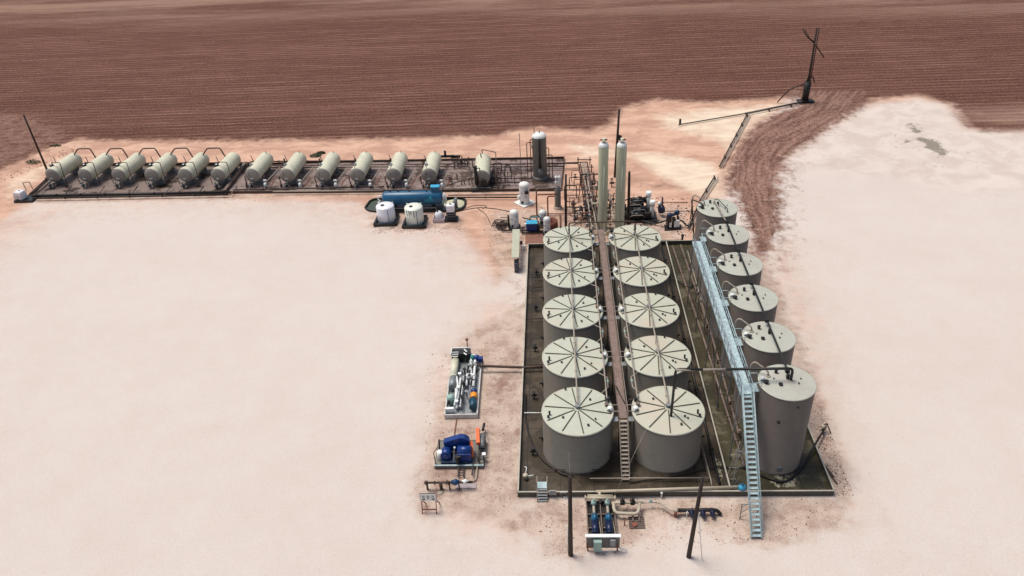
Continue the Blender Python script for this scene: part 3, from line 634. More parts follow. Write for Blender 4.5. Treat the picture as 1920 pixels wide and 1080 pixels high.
for y in (44.6, 47.9):
    zt = (y-42.5)/(51.15-42.5)*ZG
    mb = MB()
    for x in (15.35, 16.75): mb.bar((x, y, 0), (x, y, zt-.1), .07, .07)
    mb.bar((15.35, y, zt*.9), (16.75, y, zt*.9), .06, .06)
    for k in range(3): mb.bar((15.35, y, zt*k/3+.1), (15.9, y, zt*(k+1)/3-.1), .04, .04)
    mb.build('brace_frame', M_galvd, gw, world=True)
pb = P(1378, 900)
mb = MB()
for z in (0.1, 1.6, 3.2): mb.bar((15.1, pb.y, z), (15.9, pb.y, z), .05, .05); 
for z in (0.1, 1.6): mb.bar((15.1+z*.12, pb.y, z), (15.9, pb.y, z+1.6), .04, .04)
mb.bar((15.05, pb.y, .05), (15.75, pb.y, 4.8), .06, .06); mb.build('brace_frame', M_pipel, gw, world=True)

# ------------------------------------------------------------------ FRONT LINE, PUMP SKID, VALVES
t = thing('pipe', 'thick cream pipe lying inside the front containment wall with a drop leg', 'pipe', PV(1140, 919, 0))
MB().tube([PV(1118, 922, .8), PV(1385, 913, .8)], .14, 12).build('main_run', M_cream, t, world=True)
a = P(1124, 921, .8); MB().tube([a, a+Vector((0, -.35, 0)), a+Vector((.02, -.45, -.1)), (a.x, a.y-1.05, .55)], .13, 12).build('drop_leg', M_cream, t, world=True)
a = P(1240, 917, .8); MB().box((a.x, a.y-.12, .6), (.18, .5, .12)).box((a.x, a.y-.32, .3), (.12, .12, .6)).build('clamp', M_white, t, world=True)
t = thing('valve', 'bright blue round valve on the cream pipe beside the galvanised stair', 'valve', PV(1391, 922, 0))
a = P(1391, 914, .8)
MB().sph(a, .3, n=14).cyl(a-Vector((.3, 0, 0)), a+Vector((.3, 0, 0)), .24, n=14).build('body', M_lblue, t, world=True)
MB().cyl(a+Vector((0, 0, .2)), a+Vector((0, 0, .5)), .1).build('bonnet', M_blue, t, world=True)
t = thing('pump_skid', 'two-pump skid with blue pumps in a dark frame in front of the wall', 'pump skid', (3.45, 41.8, 0))
x0, x1, y0, y1 = 2.25, 4.65, 41.9, 46.3
MB().box(((x0+x1)/2, (y0+y1)/2, .1), (x1-x0, y1-y0, .1)).build('base', M_black, t, world=True)
mb = MB()
for x in (x0, (x0+x1)/2, x1): mb.bar((x, y0, .28), (x, y1, .28), .09, .28)
for y in (y0, 43.35, 44.8, y1): mb.bar((x0, y, .3), (x1, y, .3), .08, .24)
mb.build('frame', M_pipem, t, world=True)
MB().tube([(x0-.1, 46.15, .95), (x1+.1, 46.1, .95)], .15, 12).flange((x0-.1, 46.15, .95), (1, 0, 0), .24).flange((x1+.1, 46.1, .95), (1, 0, 0), .24).build('header', M_cream, t, world=True)
MB().tube([(x0+.1, 46.55, .8), (x1-.05, 46.5, .8)], .1, 10).build('header', M_cream, t, world=True)
for x in (2.85, 4.05):
    MB().tube([(x, 46.1, .9), (x, 45.1, .7), (x, 44.6, .7)], .13, 10).build('suction_line', M_pipel, t, world=True)
    MB().sph((x, 45.6, .95), .26).cyl((x, 45.6, 1.), (x, 45.6, 1.4), .07).build('valve', M_green, t, world=True)
    MB().sph((x, 44.1, .75), .34, n=12).cyl((x-.1, 44.1, .75), (x+.12, 44.1, .75), .42, n=16).box((x, 44.1, .4), (.5, .5, .35)).build('pump', M_blue, t, world=True)
    MB().cyl((x, 43.7, .7), (x, 42.6, .7), .3, n=14).box((x, 43.1, .45), (.55, 1.0, .25)).cyl((x, 42.6, .7), (x, 42.45, .7), .33, n=14).build('motor', mat('navy_motor', (.005, .016, .06), .4), t, world=True)
    MB().tube([(x+.4, 44, .5), (x+.45, 43, .6), (x+.5, 42.2, .5)], .04).build('conduit', M_pipel, t, world=True)
t = thing('electrical_panel', 'grey panel board with two green-grey boxes in front of pump skid', 'electrical panel', (3.4, 41.2, 0))
MB().box((3.4, 41.35, 1.05), (2.75, .08, 1.35)).build('board', M_panel, t, world=True)
MB().box((3.4, 41.42, 1.78), (2.95, .3, .09)).build('hood', M_white, t, world=True)
MB().box((2.95, 41.12, .95), (.66, .36, 1.15)).build('control_box', M_green, t, world=True)
MB().box((4.2, 41.2, 1.22), (.42, .24, .7)).build('control_box', M_galvd, t, world=True)
for x in (2.15, 4.6): MB().box((x, 41.32, .45), (.12, .12, .9)).build('post', M_rust, t, world=True)
MB().tube([(4.7, 41.3, .45), (5.05, 41.2, .35), (5.3, 41.2, .35)], .06).build('conduit', M_white, t, world=True)
# bypass loop with two black valves
t = thing('pipe_loop', 'cream U-shaped pipe loop with two black handwheel valves', 'pipe', PV(1178, 950, 0))
MB().tube([PV(1150, 943, .8), PV(1152, 962, .6), PV(1197, 964, .6), PV(1199, 944, .8)], .15, 12, bend=.5).build('loop', M_cream, t, world=True)
MB().tube([PV(1146, 943, .8), PV(1205, 942, .8)], .12, 10).build('top_run', M_cream, t, world=True)
for px in (1167, 1186):
    a = P(px, 942, .85)
    MB().cyl(a-Vector((.2, 0, 0)), a+Vector((.2, 0, 0)), .24).cyl(a, a+Vector((0, 0, .65)), .08).build('valve', M_black, t, world=True)
    MB().lathe([(.22, 0), (.25, .03), (.22, .06), (.19, .03), (.22, 0)], a+Vector((0, 0, .62)), 16).bar(a+Vector((-.22, 0, .65)), a+Vector((.22, 0, .65)), .03, .03).build('handwheel', M_black, t, world=True)
a = P(1171, 985, 0); MB().cyl((a.x, a.y, 0), (a.x, a.y, .75), .05).build('post', M_rust, t, world=True)
t = thing('sump_grate', 'slatted rusty grate with round sump hole below the cream pipe loop', 'grate', PV(1192, 985, 0))
a, b = P(1180, 989, .1), P(1207, 970, .1)
mb = MB()
for k in range(6): y = a.y+(b.y-a.y)*k/5; mb.box(((a.x+b.x)/2, y, .12), (b.x-a.x, .11, .08))
mb.build('slats', M_pipem, t, world=True)
c = P(1190, 984, .2); MB().cyl((c.x, c.y, .05), (c.x, c.y, .3), .22, n=16).build('sump_pipe', M_rust, t, world=True)
for px in (1187, 1199): c = P(px, 975, .3); MB().box((c.x, c.y+.3, .3), (.1, .8, .1)).build('strut', M_pipem, t, world=True)
t = thing('pipe', 'thin cream pipe bending right towards the blue-black valve assembly', 'pipe', PV(1230, 950, 0))
MB().tube([PV(1203, 943, .7), PV(1232, 942, .7)], .05).build('thin_run', M_pipel, t, world=True)
MB().tube([PV(1232, 942, .7), PV(1238, 942, .7), PV(1258, 957, .6), PV(1268, 957, .6)], .1, 10).build('thick_run', M_cream, t, world=True)
a = P(1220, 940, .75); MB().sph(a, .16).cyl(a, a+Vector((0, 0, .3)), .05).build('valve', M_green, t, world=True)
t = thing('choke_valve', 'cream upright fitting with pale cap at the end of thin cream pipe', 'valve', PV(1267, 968, 0))
a = P(1267, 960, .6); MB().cyl((a.x, a.y, 0), (a.x, a.y, .8), .14).build('body', M_rust, t, world=True); MB().sph((a.x, a.y, .85), .2).build('cap', M_cream, t, world=True)
t = thing('valve_assembly', 'blue-black pipe and valve assembly lying behind the right power pole', 'valve', PV(1315, 965, 0))
MB().tube([PV(1268, 957, .55), PV(1330, 956, .6), PV(1345, 957, .5), PV(1351, 964, .15)], .17, 10).build('pipe_run', M_black, t, world=True)
for px, py in ((1297, 962), (1318, 962), (1336, 961)):
    a = P(px, py, .5); MB().sph(a, .25).cyl(a-Vector((0, .4, 0)), a+Vector((0, .4, 0)), .16).cyl(a, a+Vector((0, 0, .5)), .06).build('valve', mat('navy_valve', (.006, .012, .045), .4), t, world=True)
a = P(1287, 972, 0); MB().cyl((a.x, a.y, 0), (a.x, a.y, .9), .04).build('marker_post', M_white, t, world=True)
# hop-over steps and small signs on the front wall
t = thing('hopover_steps', 'small grey metal steps over the front wall at its left corner', 'steps', PV(1017, 942, 0))
a = P(1017, 942, 0)
for k in range(5): MB().box((a.x, a.y+.12+.17*k, .12+.17*k), (.85, .22, .04)).build('tread', M_galvd, t, world=True)
MB().box((a.x, a.y+1.25, .86), (.9, .75, .05)).build('platform', M_galv, t, world=True)
for s in (-1, 1): MB().tube([(a.x+s*.45, a.y, .05), (a.x+s*.45, a.y+.85, .85), (a.x+s*.45, a.y+.9, 1.6), (a.x+s*.45, a.y+1.7, 1.6), (a.x+s*.45, a.y+1.7, .85)], .035).build('handrail', M_pipel, t, world=True)
def sign_lines(parent, c, wd, ht, rows, m=M_ink, dy=-.03):
    mb = MB(); rn = random.Random(3)
    for r in range(rows):
        z = c[2]+ht*(.5-(r+.5)/rows); x = c[0]-wd*.42; 
        while x < c[0]+wd*.38:
            l = wd*rn.uniform(.06, .2); mb.box((min(x+l/2, c[0]+wd*.4), c[1]+dy, z), (l, .01, ht/rows*.45)); x += l+wd*.05
    mb.build('lettering', m, parent, world=True)
t = thing('warning_sign', 'square white warning sign with black print on the front wall', 'sign', PV(1036, 927, 0))
a = P(1036, 926, .35); MB().box((a.x, YF-.12, .65), (.62, .03, .58)).build('sign_face', M_paper, t, world=True); sign_lines(t, (a.x, YF-.12, .65), .6, .52, 4)
MB().cyl((a.x-.15, YF-.12, 0), (a.x-.15, YF-.12, .5), .03).build('post', M_galvd, t, world=True)
t = thing('warning_sign', 'narrow white strip sign beside the left power pole', 'sign', PV(1056, 927, 0))
a = P(1056, 926, .5); MB().box((a.x, YF-.12, .68), (.62, .03, .17)).build('sign_face', M_paper, t, world=True)
MB().cyl((a.x-.2, YF-.12, 0), (a.x-.2, YF-.12, .6), .03).build('post', M_galvd, t, world=True)
a = P(1060, 934, 0); solo('hook', MB().tube([(a.x-.15, a.y+.15, .1), (a.x, a.y-.1, .05), (a.x+.15, a.y+.1, .08), (a.x+.1, a.y+.3, .15)], .05), M_white, 'small white curled fitting on the ground below the strip sign', 'fitting')
t = thing('light_fixture', 'round cream cap on a fitting at the front left wall corner', 'fitting', PV(985, 895, 0))
a = P(985, 890, .6); MB().cyl((a.x, a.y, .05), (a.x, a.y, .5), .2, n=14).sph((a.x, a.y, .52), .26, .6, 14).build('cap', M_cream, t, world=True)
MB().tube([(a.x+.2, a.y, .4), (a.x+.75, a.y+.1, .4)], .05).tube([(a.x, a.y+.2, .4), (a.x+.1, a.y+1., .5), (a.x-.1, a.y+1.1, .5)], .04).build('fitting_pipe', M_white, t, world=True)
t = thing('sawhorse', 'rusty frame and rubble pile outside the right containment wall', 'frame', PV(1545, 820, 0))
a = P(1543, 815, 0)
MB().bar(a, a+Vector((.35, .5, 1.0)), .08, .08).bar(a+Vector((.8, .1, 0)), a+Vector((.35, .5, 1.)), .08, .08).bar(a+Vector((.1, 1.1, 0)), a+Vector((.35, .5, 1.)), .08, .08).bar(a+Vector((-.3, .2, .3)), a+Vector((.4, .5, .5)), .1, .1).build('frame', M_pipe, t, world=True)
a = P(1543, 800, .8); MB().sph(a+Vector((0, 0, 0)), .2).build('cap', M_cream, t, world=True)
for k, (px, py) in enumerate([(1551, 880), (1557, 893)]):
    a = P(px, py); solo('plank', MB().bar(a+Vector((-.3, 1.2, .06)), a+Vector((.3, -1., .06)), .12, .08), M_pipe, ['left', 'right'][k]+' one of two dark planks lying by the right wall', 'plank')
# bottom power poles
def pole(base, ty, r, label, lean=(0, 0), extra=None):
    b = Vector(base); h = hgt(b, ty); t = thing('utility_pole', label, 'pole', b)
    MB().cyl((0, 0, -.1), (lean[0]*h, lean[1]*h, h), r, r*.72, n=12).build('shaft', M_wood, t); return t, h
t, h = pole(P(1070, 1041), 893, .2, 'dark wooden pole with pale conduit standing front left of pump skid')
MB().tube([(-.22, .1, .1), (-.22, .0, h*.40)], .035).build('conduit', M_white, t)
MB().tube([(0, .25, h), (-.05, .3, h+2.2)], .03).build('mast', M_galvd, t)
t, h = pole(P(1291, 1044), 895, .2, 'dark wooden pole leaning slightly, standing front right of pump skid', (.035, 0))
MB().tube([(1.05, -.3, .05), (.3, 0, h*.62)], .04).build('guy_guard', M_white, t)
t = thing('mast_wire', 'thin pale guy wires from mast to the ground behind left pole', 'wire', PV(1070, 893))
p0 = P(1070, 893, 3); p1 = P(1135, 930, .6); p2 = P(1180, 880, .5)
a = P(1068, 815, 4.9)
MB().tube([PV(1071, 893, 5.5), PV(1102, 925, .7)], .012, 5).tube([PV(1211, 805, 4.9), PV(1152, 930, .7)], .015, 5).build('wire', M_pipel, t, world=True)

pipe([(14.3, 91, .35), (14.3, 48.2, .35)], .13, M_black, 'dark floor beam just left of the dividing wall', 4.)
pipe([(12.9+.6, 88, .25), (13.55, 60, .25)], .08, M_pipem, 'thin brown floor pipe between right ribbed column and dividing wall', 4.)
pipe([(18.3, 52, .3), (18.1, 75, .3)], .07, M_pipe, 'thin brown pipe on floor beneath the galvanised walkway', 4.)
for k in range(5):
    y = 49.3+DY*k+3
    solo('valve', MB().cyl((-2.6, y, .05), (-2.6, y, .9), .07).cyl((-2.85, y, .5), (-2.3, y, .5), .14).cyl((-2.6, y, .9), (-2.6, y, .95), .2), M_black, f'dark valve stand left of the {ORD[k]} tank in left ribbed column', 'valve', 'valve stands along the left wall')
# ------------------------------------------------------------------ HORIZONTAL VESSELS
NTH = ['first', 'second', 'third', 'fourth', 'fifth', 'sixth', 'seventh', 'eighth', 'ninth', 'tenth', 'eleventh', 'twelfth']
HX = [96, 158, 221, 283, 346, 408, 472, 537, 604, 669, 737, 804]
VR, VL, VZ = 1.24, 6.6, 2.0
def vessel_shell(t, m=M_ves, mh=M_head, r=VR, L=VL, z=VZ):
    MB().lathe([(r, 0), (r, L)], (0, 0, z), 40, 'y').lathe([(r, L), (r*.93, L+.2), (r*.72, L+.38), (r*.4, L+.48), (.001, L+.5)], (0, 0, z), 40, 'y').build('shell', m, t)
    hd = MB().lathe([(.001, -.34), (r*.4, -.32), (r*.72, -.24), (r*.93, -.1), (r, .0)], (0, 0, z), 40, 'y').build('head', mh, t)
    for y in (1.0, L-1.2):
        MB().box((0, y, (z-r*.75)/2), (r*1.5, .22, z-r*.75)).box((0, y, .08), (r*1.8, .4, .16)).build('saddle', M_galvd, t)
    MB().box((-.05, -.40, z-.42), (.52, .05, .16)).build('name_plate', M_paper, hd)
def clutter(t, seed, x=0., y=-.6, w_=1.6, nm='valve', mats=None):
    rn = random.Random(seed)
    for k in range(5):
        px = x+rn.uniform(-w_/2, w_/2); py = y+rn.uniform(-.5, .5); h = rn.uniform(.5, 1.2); m = (mats or [M_black, M_black, M_pipe, M_galvd])[rn.randrange(4)]
        MB().cyl((px, py, .05), (px, py, h), .06, n=6).cyl((px-.15, py, h*.6), (px+.15, py, h*.6), .13, n=8).cyl((px, py, h), (px, py, h+.04), .16, n=8).build(nm, m, t)
    MB().tube([(x-w_*.6, y+.2, .35), (x, y+.1, .45), (x+.1, y+.1, VZ-VR+.1)], .07).tube([(x-w_*.5, y-.3, .4), (x+w_*.6, y-.3, .4)], .08).build('drain_line', M_pipe, t)
def kindA():
    t = thing('pressure_vessel', '', 'vessel', (0, 0, 0), 0, 'horizontal vessels in the far row'); vessel_shell(t)
    MB().cyl((-.45, 1.2, VZ+VR-.15), (-.45, 1.2, VZ+VR+.18), .3, n=14).lathe([(.34, 0), (.4, .05), (.34, .1), (.28, .05), (.34, 0)], (-.45, 1.2, VZ+VR+.15), 14).build('hatch', M_black, t)
    MB().sph((-.45, 1.2, VZ+VR+.2), .2, .5).build('hatch_lid', M_white, t)
    MB().tube([(-.2, 1.2, VZ+VR+.1), (-.2, 1.2, VZ+VR+.62), (1.45, 1.1, VZ+VR+.62), (2.1, .1, 1.9), (2.25, -.1, .4)], .065, bend=.2).build('vent_line', M_pipe, t)
    MB().cyl((-.9, 3.0, VZ+.8), (-1.25, 3.2, VZ+2.0), .06).build('relief_pipe', M_pipe, t)
    MB().tube([(1.3, .4, .3), (1.3, .4, 1.2), (1.75, .4, 1.2), (1.75, .4, .2)], .09).build('leg_frame', M_galvd, t)
    MB().tube([(-1.35, -.1, .4), (-1.5, -.1, 1.5), (-1.2, -.1, 1.7)], .05).build('gauge_line', M_black, t)
    clutter(t, 3); return t
def kindB():
    t = thing('pressure_vessel', '', 'vessel', (0, 0, 0), 0, 'horizontal vessels in the far row'); vessel_shell(t)
    MB().cyl((-.5, 1.5, VZ+VR-.2), (-.5, 1.5, VZ+VR+.12), .26, n=14).cyl((-.5, 1.5, VZ+VR+.1), (-.5, 1.5, VZ+VR+.35), .05).build('hatch', M_galvd, t)
    MB().tube([(-.75, 3.2, VZ+1.), (-.9, 3.2, VZ+1.7), (-1.1, 3.3, VZ+2.1)], .06).build('relief_pipe', M_black, t)
    MB().cyl((.3, VL-.3, VZ+VR-.1), (.3, VL-.3, VZ+VR+.25), .06).build('rear_nozzle', M_black, t)
    MB().tube([(-.35, 1.2, VZ+VR+.02), (-.35, .05, VZ+VR+.0), (-.38, -.28, VZ+.6), (-.4, -.36, VZ+.1)], .03).build('gauge_wire', M_black, t)
    MB().tube([(-1.4, .2, .3), (-1.5, .2, 1.7), (-1.15, .4, 1.8)], .09).build('gauge_line', M_pipe, t)
    clutter(t, 8, y=-.8, w_=2.2); return t
kA = kB = None
for k, px in enumerate(HX):
    a = P(px, 331, VZ); loc = (a.x, a.y+.34, .05)
    lab = f'cream horizontal vessel with shade-toned front head, {NTH[k]} from the left in the far row'
    rz = R([5.5, 5, 4.5, 4, 3.5, 3, 3, 2.5, 2, 1.5, 1, .5][k])*-1
    if k < 6:
        if kA is None: kA = kindA(); kA.location = loc; kA.rotation_euler = (0, 0, rz); kA['label'] = lab
        else: copy_tree(kA, loc, rz, lab)
    else:
        if kB is None: kB = kindB(); kB.location = loc; kB.rotation_euler = (0, 0, rz); kB['label'] = lab
        else: copy_tree(kB, loc, rz, lab)
for k in range(5):
    a = P(HX[k], 331, VZ); x, y = a.x, a.y
    pipe([(x+.95, y+6.3, VZ+1.), (x+1.9, y+6.7, VZ+2.1), (x+4.1, y+6.7, VZ+2.1), (x+5.1, y+5.9, VZ+.6)], .11, M_pipe, f'rusty arched pipe behind, joining the {NTH[k]} and {NTH[k+1]} horizontal vessels', group='arched pipes between horizontal vessels')
for k in range(6, 12):
    a = P(HX[k], 331, VZ); x, y = a.x, a.y
    t = thing('drain_pot', f'pale sloping pipe with white pot, right of the {NTH[k]} horizontal vessel', 'pipe', (x+2.1, y-.2, .05), 0, 'sloping pipes with white pots')
    MB().tube([(.1, .1, .9), (.75, 5.6, 1.0)], .075).build('sloping_pipe', M_pipel, t)
    MB().cyl((-.05, -.1, .1), (-.05, -.1, .75), .24, n=12).sph((-.05, -.1, .78), .24, .5).build('pot', M_white, t)
    MB().box((-.25, .6, 1.0), (.5, .3, .2)).build('meter', M_paper, t)
    MB().bar((.6, .2, .1), (1.5, 1.8, 1.2), .08, .08).build('brace', M_rust, t); MB().bar((.9, .9, 1.1), (1.2, -.3, .15), .07, .07).build('brace', M_rust, t)
# pipes of the two pads
def gp(a, b, z, r, m, label, fl=0., **kw): return pipe([PV(*a, z), PV(*b, z)], r, m, label, fl, **kw)
gp((60, 367), (430, 360), .5, .17, M_black, 'thick black pipe along the front wall of the six left vessels, upper', 4.)
gp((62, 372), (428, 365), .45, .14, M_black, 'thick black pipe along the front wall of the six left vessels, lower', 5.)
gp((437, 356), (720, 350), .45, .13, M_pipe, 'brown front pipe of the right vessel pad, upper of two', 5.)
gp((512, 359), (718, 357), .6, .11, M_pipel, 'pale front pipe of the right vessel pad, lower of two', 5.)
gp((110, 307), (470, 305), .7, .12, M_pipe, 'brown pipe behind the six left horizontal vessels', 5.)
gp((470, 303), (905, 299), .8, .12, M_pipe, 'brown pipe behind the right horizontal vessels, rear of three', 5.)
gp((505, 310), (880, 307), .5, .1, M_pipem, 'mid-brown pipe behind the right horizontal vessels, middle of three', 5.)
gp((505, 314), (880, 312), .5, .09, M_pipem, 'mid-brown pipe behind the right horizontal vessels, front of three', 6.)
gp((832, 353), (920, 352), .5, .1, M_pipel, 'pale pipe in front of the black-flued vessel', 4.)
gp((835, 370), (985, 370), .4, .12, M_black, 'black pipe running from the blue vessel to the tall white vessel, lower', 5.)
gp((840, 366), (985, 365), .4, .1, M_pipe, 'brown pipe running from the blue vessel to the tall white vessel, upper', 5.)
gp((835, 336), (1000, 334), .5, .08, M_pipe, 'thin brown pipe across the pad below the black-flued vessel')
gp((915, 308), (1085, 306), .9, .13, M_pipe, 'brown pipe passing behind the grey separator, upper of two', 3.)
gp((915, 313), (1058, 312), .7, .12, M_pipe, 'brown pipe passing behind the grey separator, lower of two', 3.)
gp((920, 343), (985, 342), .5, .1, M_black, 'black floor pipe left of the tall white vessel')
pipe([PV(838, 348, .5), PV(866, 338, .7), PV(890, 337, .7), PV(918, 337, .7), PV(919, 354, .4)], .09, M_pipe, 'crooked brown pipe left of the black-flued vessel')
pipe([PV(878, 304, .8), PV(885, 345, .8)], .08, M_pipe, 'brown cross pipe on the pad left of black-flued vessel')
pipe([PV(932, 356, .3), PV(934, 342, .3), PV(943, 342, .3), PV(943, 352, .3)], .06, M_pipe, 'small brown pipe loop right of the black-flued vessel')
for k in range(7):
    px = 449+64*k if k < 5 else 800+(k-5)*55
    pipe([PV(px-5, 356, .3), PV(px-4, 350, .9), PV(px+8, 349, .9)], .07, M_pipel if k % 2 == 0 else M_pipem, f'{NTH[k]} short branch pipe from the left along the right pad front', group='branch pipes on the right pad')
for k in range(6):
    px = 122+62*k
    pipe([PV(px, 365, .5), PV(px+10, 352, .5), PV(px+12, 349, .9)], .08, M_pipem if k % 2 else M_black, f'{NTH[k]} slanting branch pipe from the left along the left pad front', group='branch pipes on the left pad')
for k in range(6):
    px = 478+66*k; a = P(px+57, 304, .8)
    solo('valve', MB().tube([a+Vector((-.5, -.5, 0)), a+Vector((0, -.8, .3)), a+Vector((.5, -.4, 0))], .09).cyl(a+Vector((.1, -.5, 0)), a+Vector((.1, -.5, .8)), .12).cyl(a+Vector((.1, -.5, .8)), a+Vector((.1, -.5, .85)), .2), M_pipe,
         f'dark valve on the rear pipe right of the {NTH[6+k]} horizontal vessel', 'valve', 'rear valves of the right pad')
a = P(838, 300, 0); solo('valve', MB().box(a+Vector((0, 0, .7)), (2.6, .5, .3)).cyl(a+Vector((-.2, 0, .5)), a+Vector((-.2, 0, 1.7)), .2).box(a+Vector((1.5, .2, .5)), (1.6, .4, .4)), M_black, 'large dark green valve on rear pipe behind the white pots', 'valve')
# vessel with black flue
a = P(903, 333, 2.0)
t = thing('heater_vessel', 'cream horizontal vessel with a tall black flue at its front', 'vessel', (a.x, a.y, .05), R(1.5))
MB().lathe([(1.3, 0), (1.3, 6.6)], (0, 0, 1.95), 40, 'y').lathe([(1.3, 6.6), (1.2, 6.85), (.9, 7.0), (.001, 7.1)], (0, 0, 1.95), 40, 'y').build('shell', M_ves, t)
MB().lathe([(.001, -.3), (.9, -.22), (1.2, -.1), (1.3, 0)], (0, 0, 1.95), 40, 'y').build('head', M_head, t)
for y in (.9, 5.6): MB().box((0, y, .5), (2.0, .25, 1.0)).build('saddle', M_galvd, t)
MB().cyl((-.75, -.6, 1.1), (-.85, -.6, 4.1), .27, n=14).cyl((-.85, -.6, 4.1), (-.85, -.6, 4.2), .33, n=14).cyl((-.75, -.1, 1.2), (-.75, -.7, 1.2), .3, n=14).build('flue', M_black, t)
MB().cyl((.3, -.2, 1.3), (.3, -.75, 1.3), .45, n=16).cyl((.3, -.75, 1.3), (.3, -.8, 1.3), .5, n=16).build('burner', M_black, t)
MB().tube([(-.55, -.6, 3.8), (-.2, -.5, 3.9), (-.15, -.4, 3.3)], .08).build('flue_bracket', M_black, t)
MB().tube([(-.1, 6.4, 3.1), (-.1, 6.4, 4.0), (2.2, 5.2, 3.9), (2.3, 2.6, 2.6), (2.3, -.4, .6)], .07).build('vent_line', M_pipe, t)
MB().cyl((-.2, 5., 3.2), (-.25, 5., 3.9), .09).build('relief_valve', M_black, t)
MB().box((0, -.6, .35), (3.6, 1.0, .12)).build('skid', M_black, t)
for k in range(6): MB().cyl((1.55+.25*(k % 2), .4+k*.75, .1), (1.55+.25*(k % 2), .4+k*.75, 1.2+.3*(k % 3)), .09).cyl((1.4, .4+k*.75, .9), (1.95, .4+k*.75, .9), .13).build('valve', M_black, t)
def upr(px, py, top):      # foot and head of an upright seen at px, py with its head at row top
    b = P(px, py); h = hgt(b, top); return b, b+Vector((0, 0, h))
# ------------------------------------------------------------------ GREY SEPARATOR AND OTHER UPRIGHTS
b = P(1013, 334); h = hgt(b, 256); r = 13.6/proj(b+Vector((0, 0, h)))[2]
t = thing('separator_tower', 'fat grey upright separator with cream domed top and black flue stripe', 'separator', (b.x, b.y, .05))
MB().lathe([(r, 0), (r, h)], n=40).build('shell', M_sep, t)
MB().lathe([(r, h), (r*.93, h+.25), (r*.7, h+.48), (r*.35, h+.6), (.001, h+.64)], n=40).build('dome', M_white, t)
MB().lathe([(r*1.18, 0), (r*1.18, .2), (r*1.05, .5), (r, .5)], n=40).build('skirt', M_sep, t)
MB().cyl((.05, -r-.18, 2.6), (.05, -r-.18, h+.1), .16, n=12).cyl((.05, -r+.1, 2.4), (.05, -r-.18, 2.8), .3, .18, n=12).build('flue', M_black, t)
MB().cyl((.1, -r+.1, 1.6), (.1, -r-.3, 1.6), .4, n=16).build('burner', M_galvd, t)
for s, hh in ((-1.75, .86), (-1.25, .93), (1.3, .72), (1.75, .55)):
    x = s*r; MB().tube([(x, 0, .1), (x, 0, h*hh), (math.copysign(r*.95, s), 0, h*hh)], .07).build('side_pipe', M_rust if s < 0 else M_pipe, t)
MB().cyl((-r*.9, -.3, h*.78), (-r*1.05, -.35, h*.78), .3, n=14).build('manway', M_sep, t)
MB().cyl((-.65*r, 0, h+.3), (-.65*r, 0, h+1.4), .05).cyl((.05, 0, h+.6), (.05, 0, h+.9), .1).build('vent', M_black, t)
b, tp = upr(978, 345, 250); pipe([b, tp], .045, M_pipe, 'very thin brown mast left of the grey separator', name='mast')
TW = [(1129, 432, 268, 'left'), (1161, 432, 268, 'right')]
for px, py, ty, nm in TW:
    b = P(px, py-3); h = hgt(b, ty)-.1; r = 9.3/proj(b+Vector((0, 0, h*.6)))[2]
    t = thing('treating_tower', f'slender sage-green tower with white domed top, {nm} of the pair', 'tower', (b.x, b.y, 0), 0, 'pair of slender towers')
    MB().lathe([(r, 0), (r, h-.3)], n=36).build('shell', M_tower, t)
    MB().lathe([(r, h-.3), (r*.92, h-.05), (r*.6, h+.15), (.001, h+.22)], n=36).build('dome', M_white, t)
    MB().cyl((0, 0, h+.2), (0, 0, h+.75), .22, n=12).cyl((0, 0, h+.45), (0, 0, h+.52), .38, n=12).build('top_nozzle', M_ves, t)
    MB().cyl((-.5, -.1, h+.6), (.5, -.1, h+.6), .07).build('cross_pipe', M_black, t)
    MB().cyl((.1, -r+.02, h-2.7), (.1, -r-.08, h-2.7), .1, n=10).cyl((0, -r-.1, 1.), (.1, -r-.1, h-2.9), .05).build('sight_pipe', M_ves, t)
    MB().lathe([(r*1.35, 0), (r*1.35, .1), (r*1.05, .35)], n=24).build('skirt', M_cream, t)
    MB().tube([(-r*2.2, -.2, 4.2), (-r*.6, -.3, 4.2)], .13).build('side_pipe', M_cream, t)
    MB().tube([(-r*1.9, .1, .3), (-r*1.9, .1, 5.2), (-r, .1, 5.2)], .05).cyl((-r*1.9, .1, 3.6), (-r*1.9, .1, 4.4), .13).build('level_gauge', M_pipe, t)
b = P(1145, 437)
t = thing('tower_skid', 'cream steel skid frame under the two sage towers', 'skid', (b.x, b.y, 0))
MB().bar((b.x-2.6, b.y-.5, .15), (b.x+2.4, b.y-.5, .15), .2, .25).bar((b.x-2.6, b.y+1.3, .15), (b.x+2.4, b.y+1.3, .15), .2, .25).build('beam', M_cream, t, world=True)
for k in range(4): MB().cyl((b.x-1.5+k*1.1, b.y-.9, 0.05), (b.x-1.5+k*1.1, b.y-.9, 1.), .12).cyl((b.x-1.5+k*1.1, b.y-.9, .5), (b.x-1.5+k*1.1, b.y-.7, .5), .3).build('valve', M_cream if k % 2 else M_black, t, world=True)
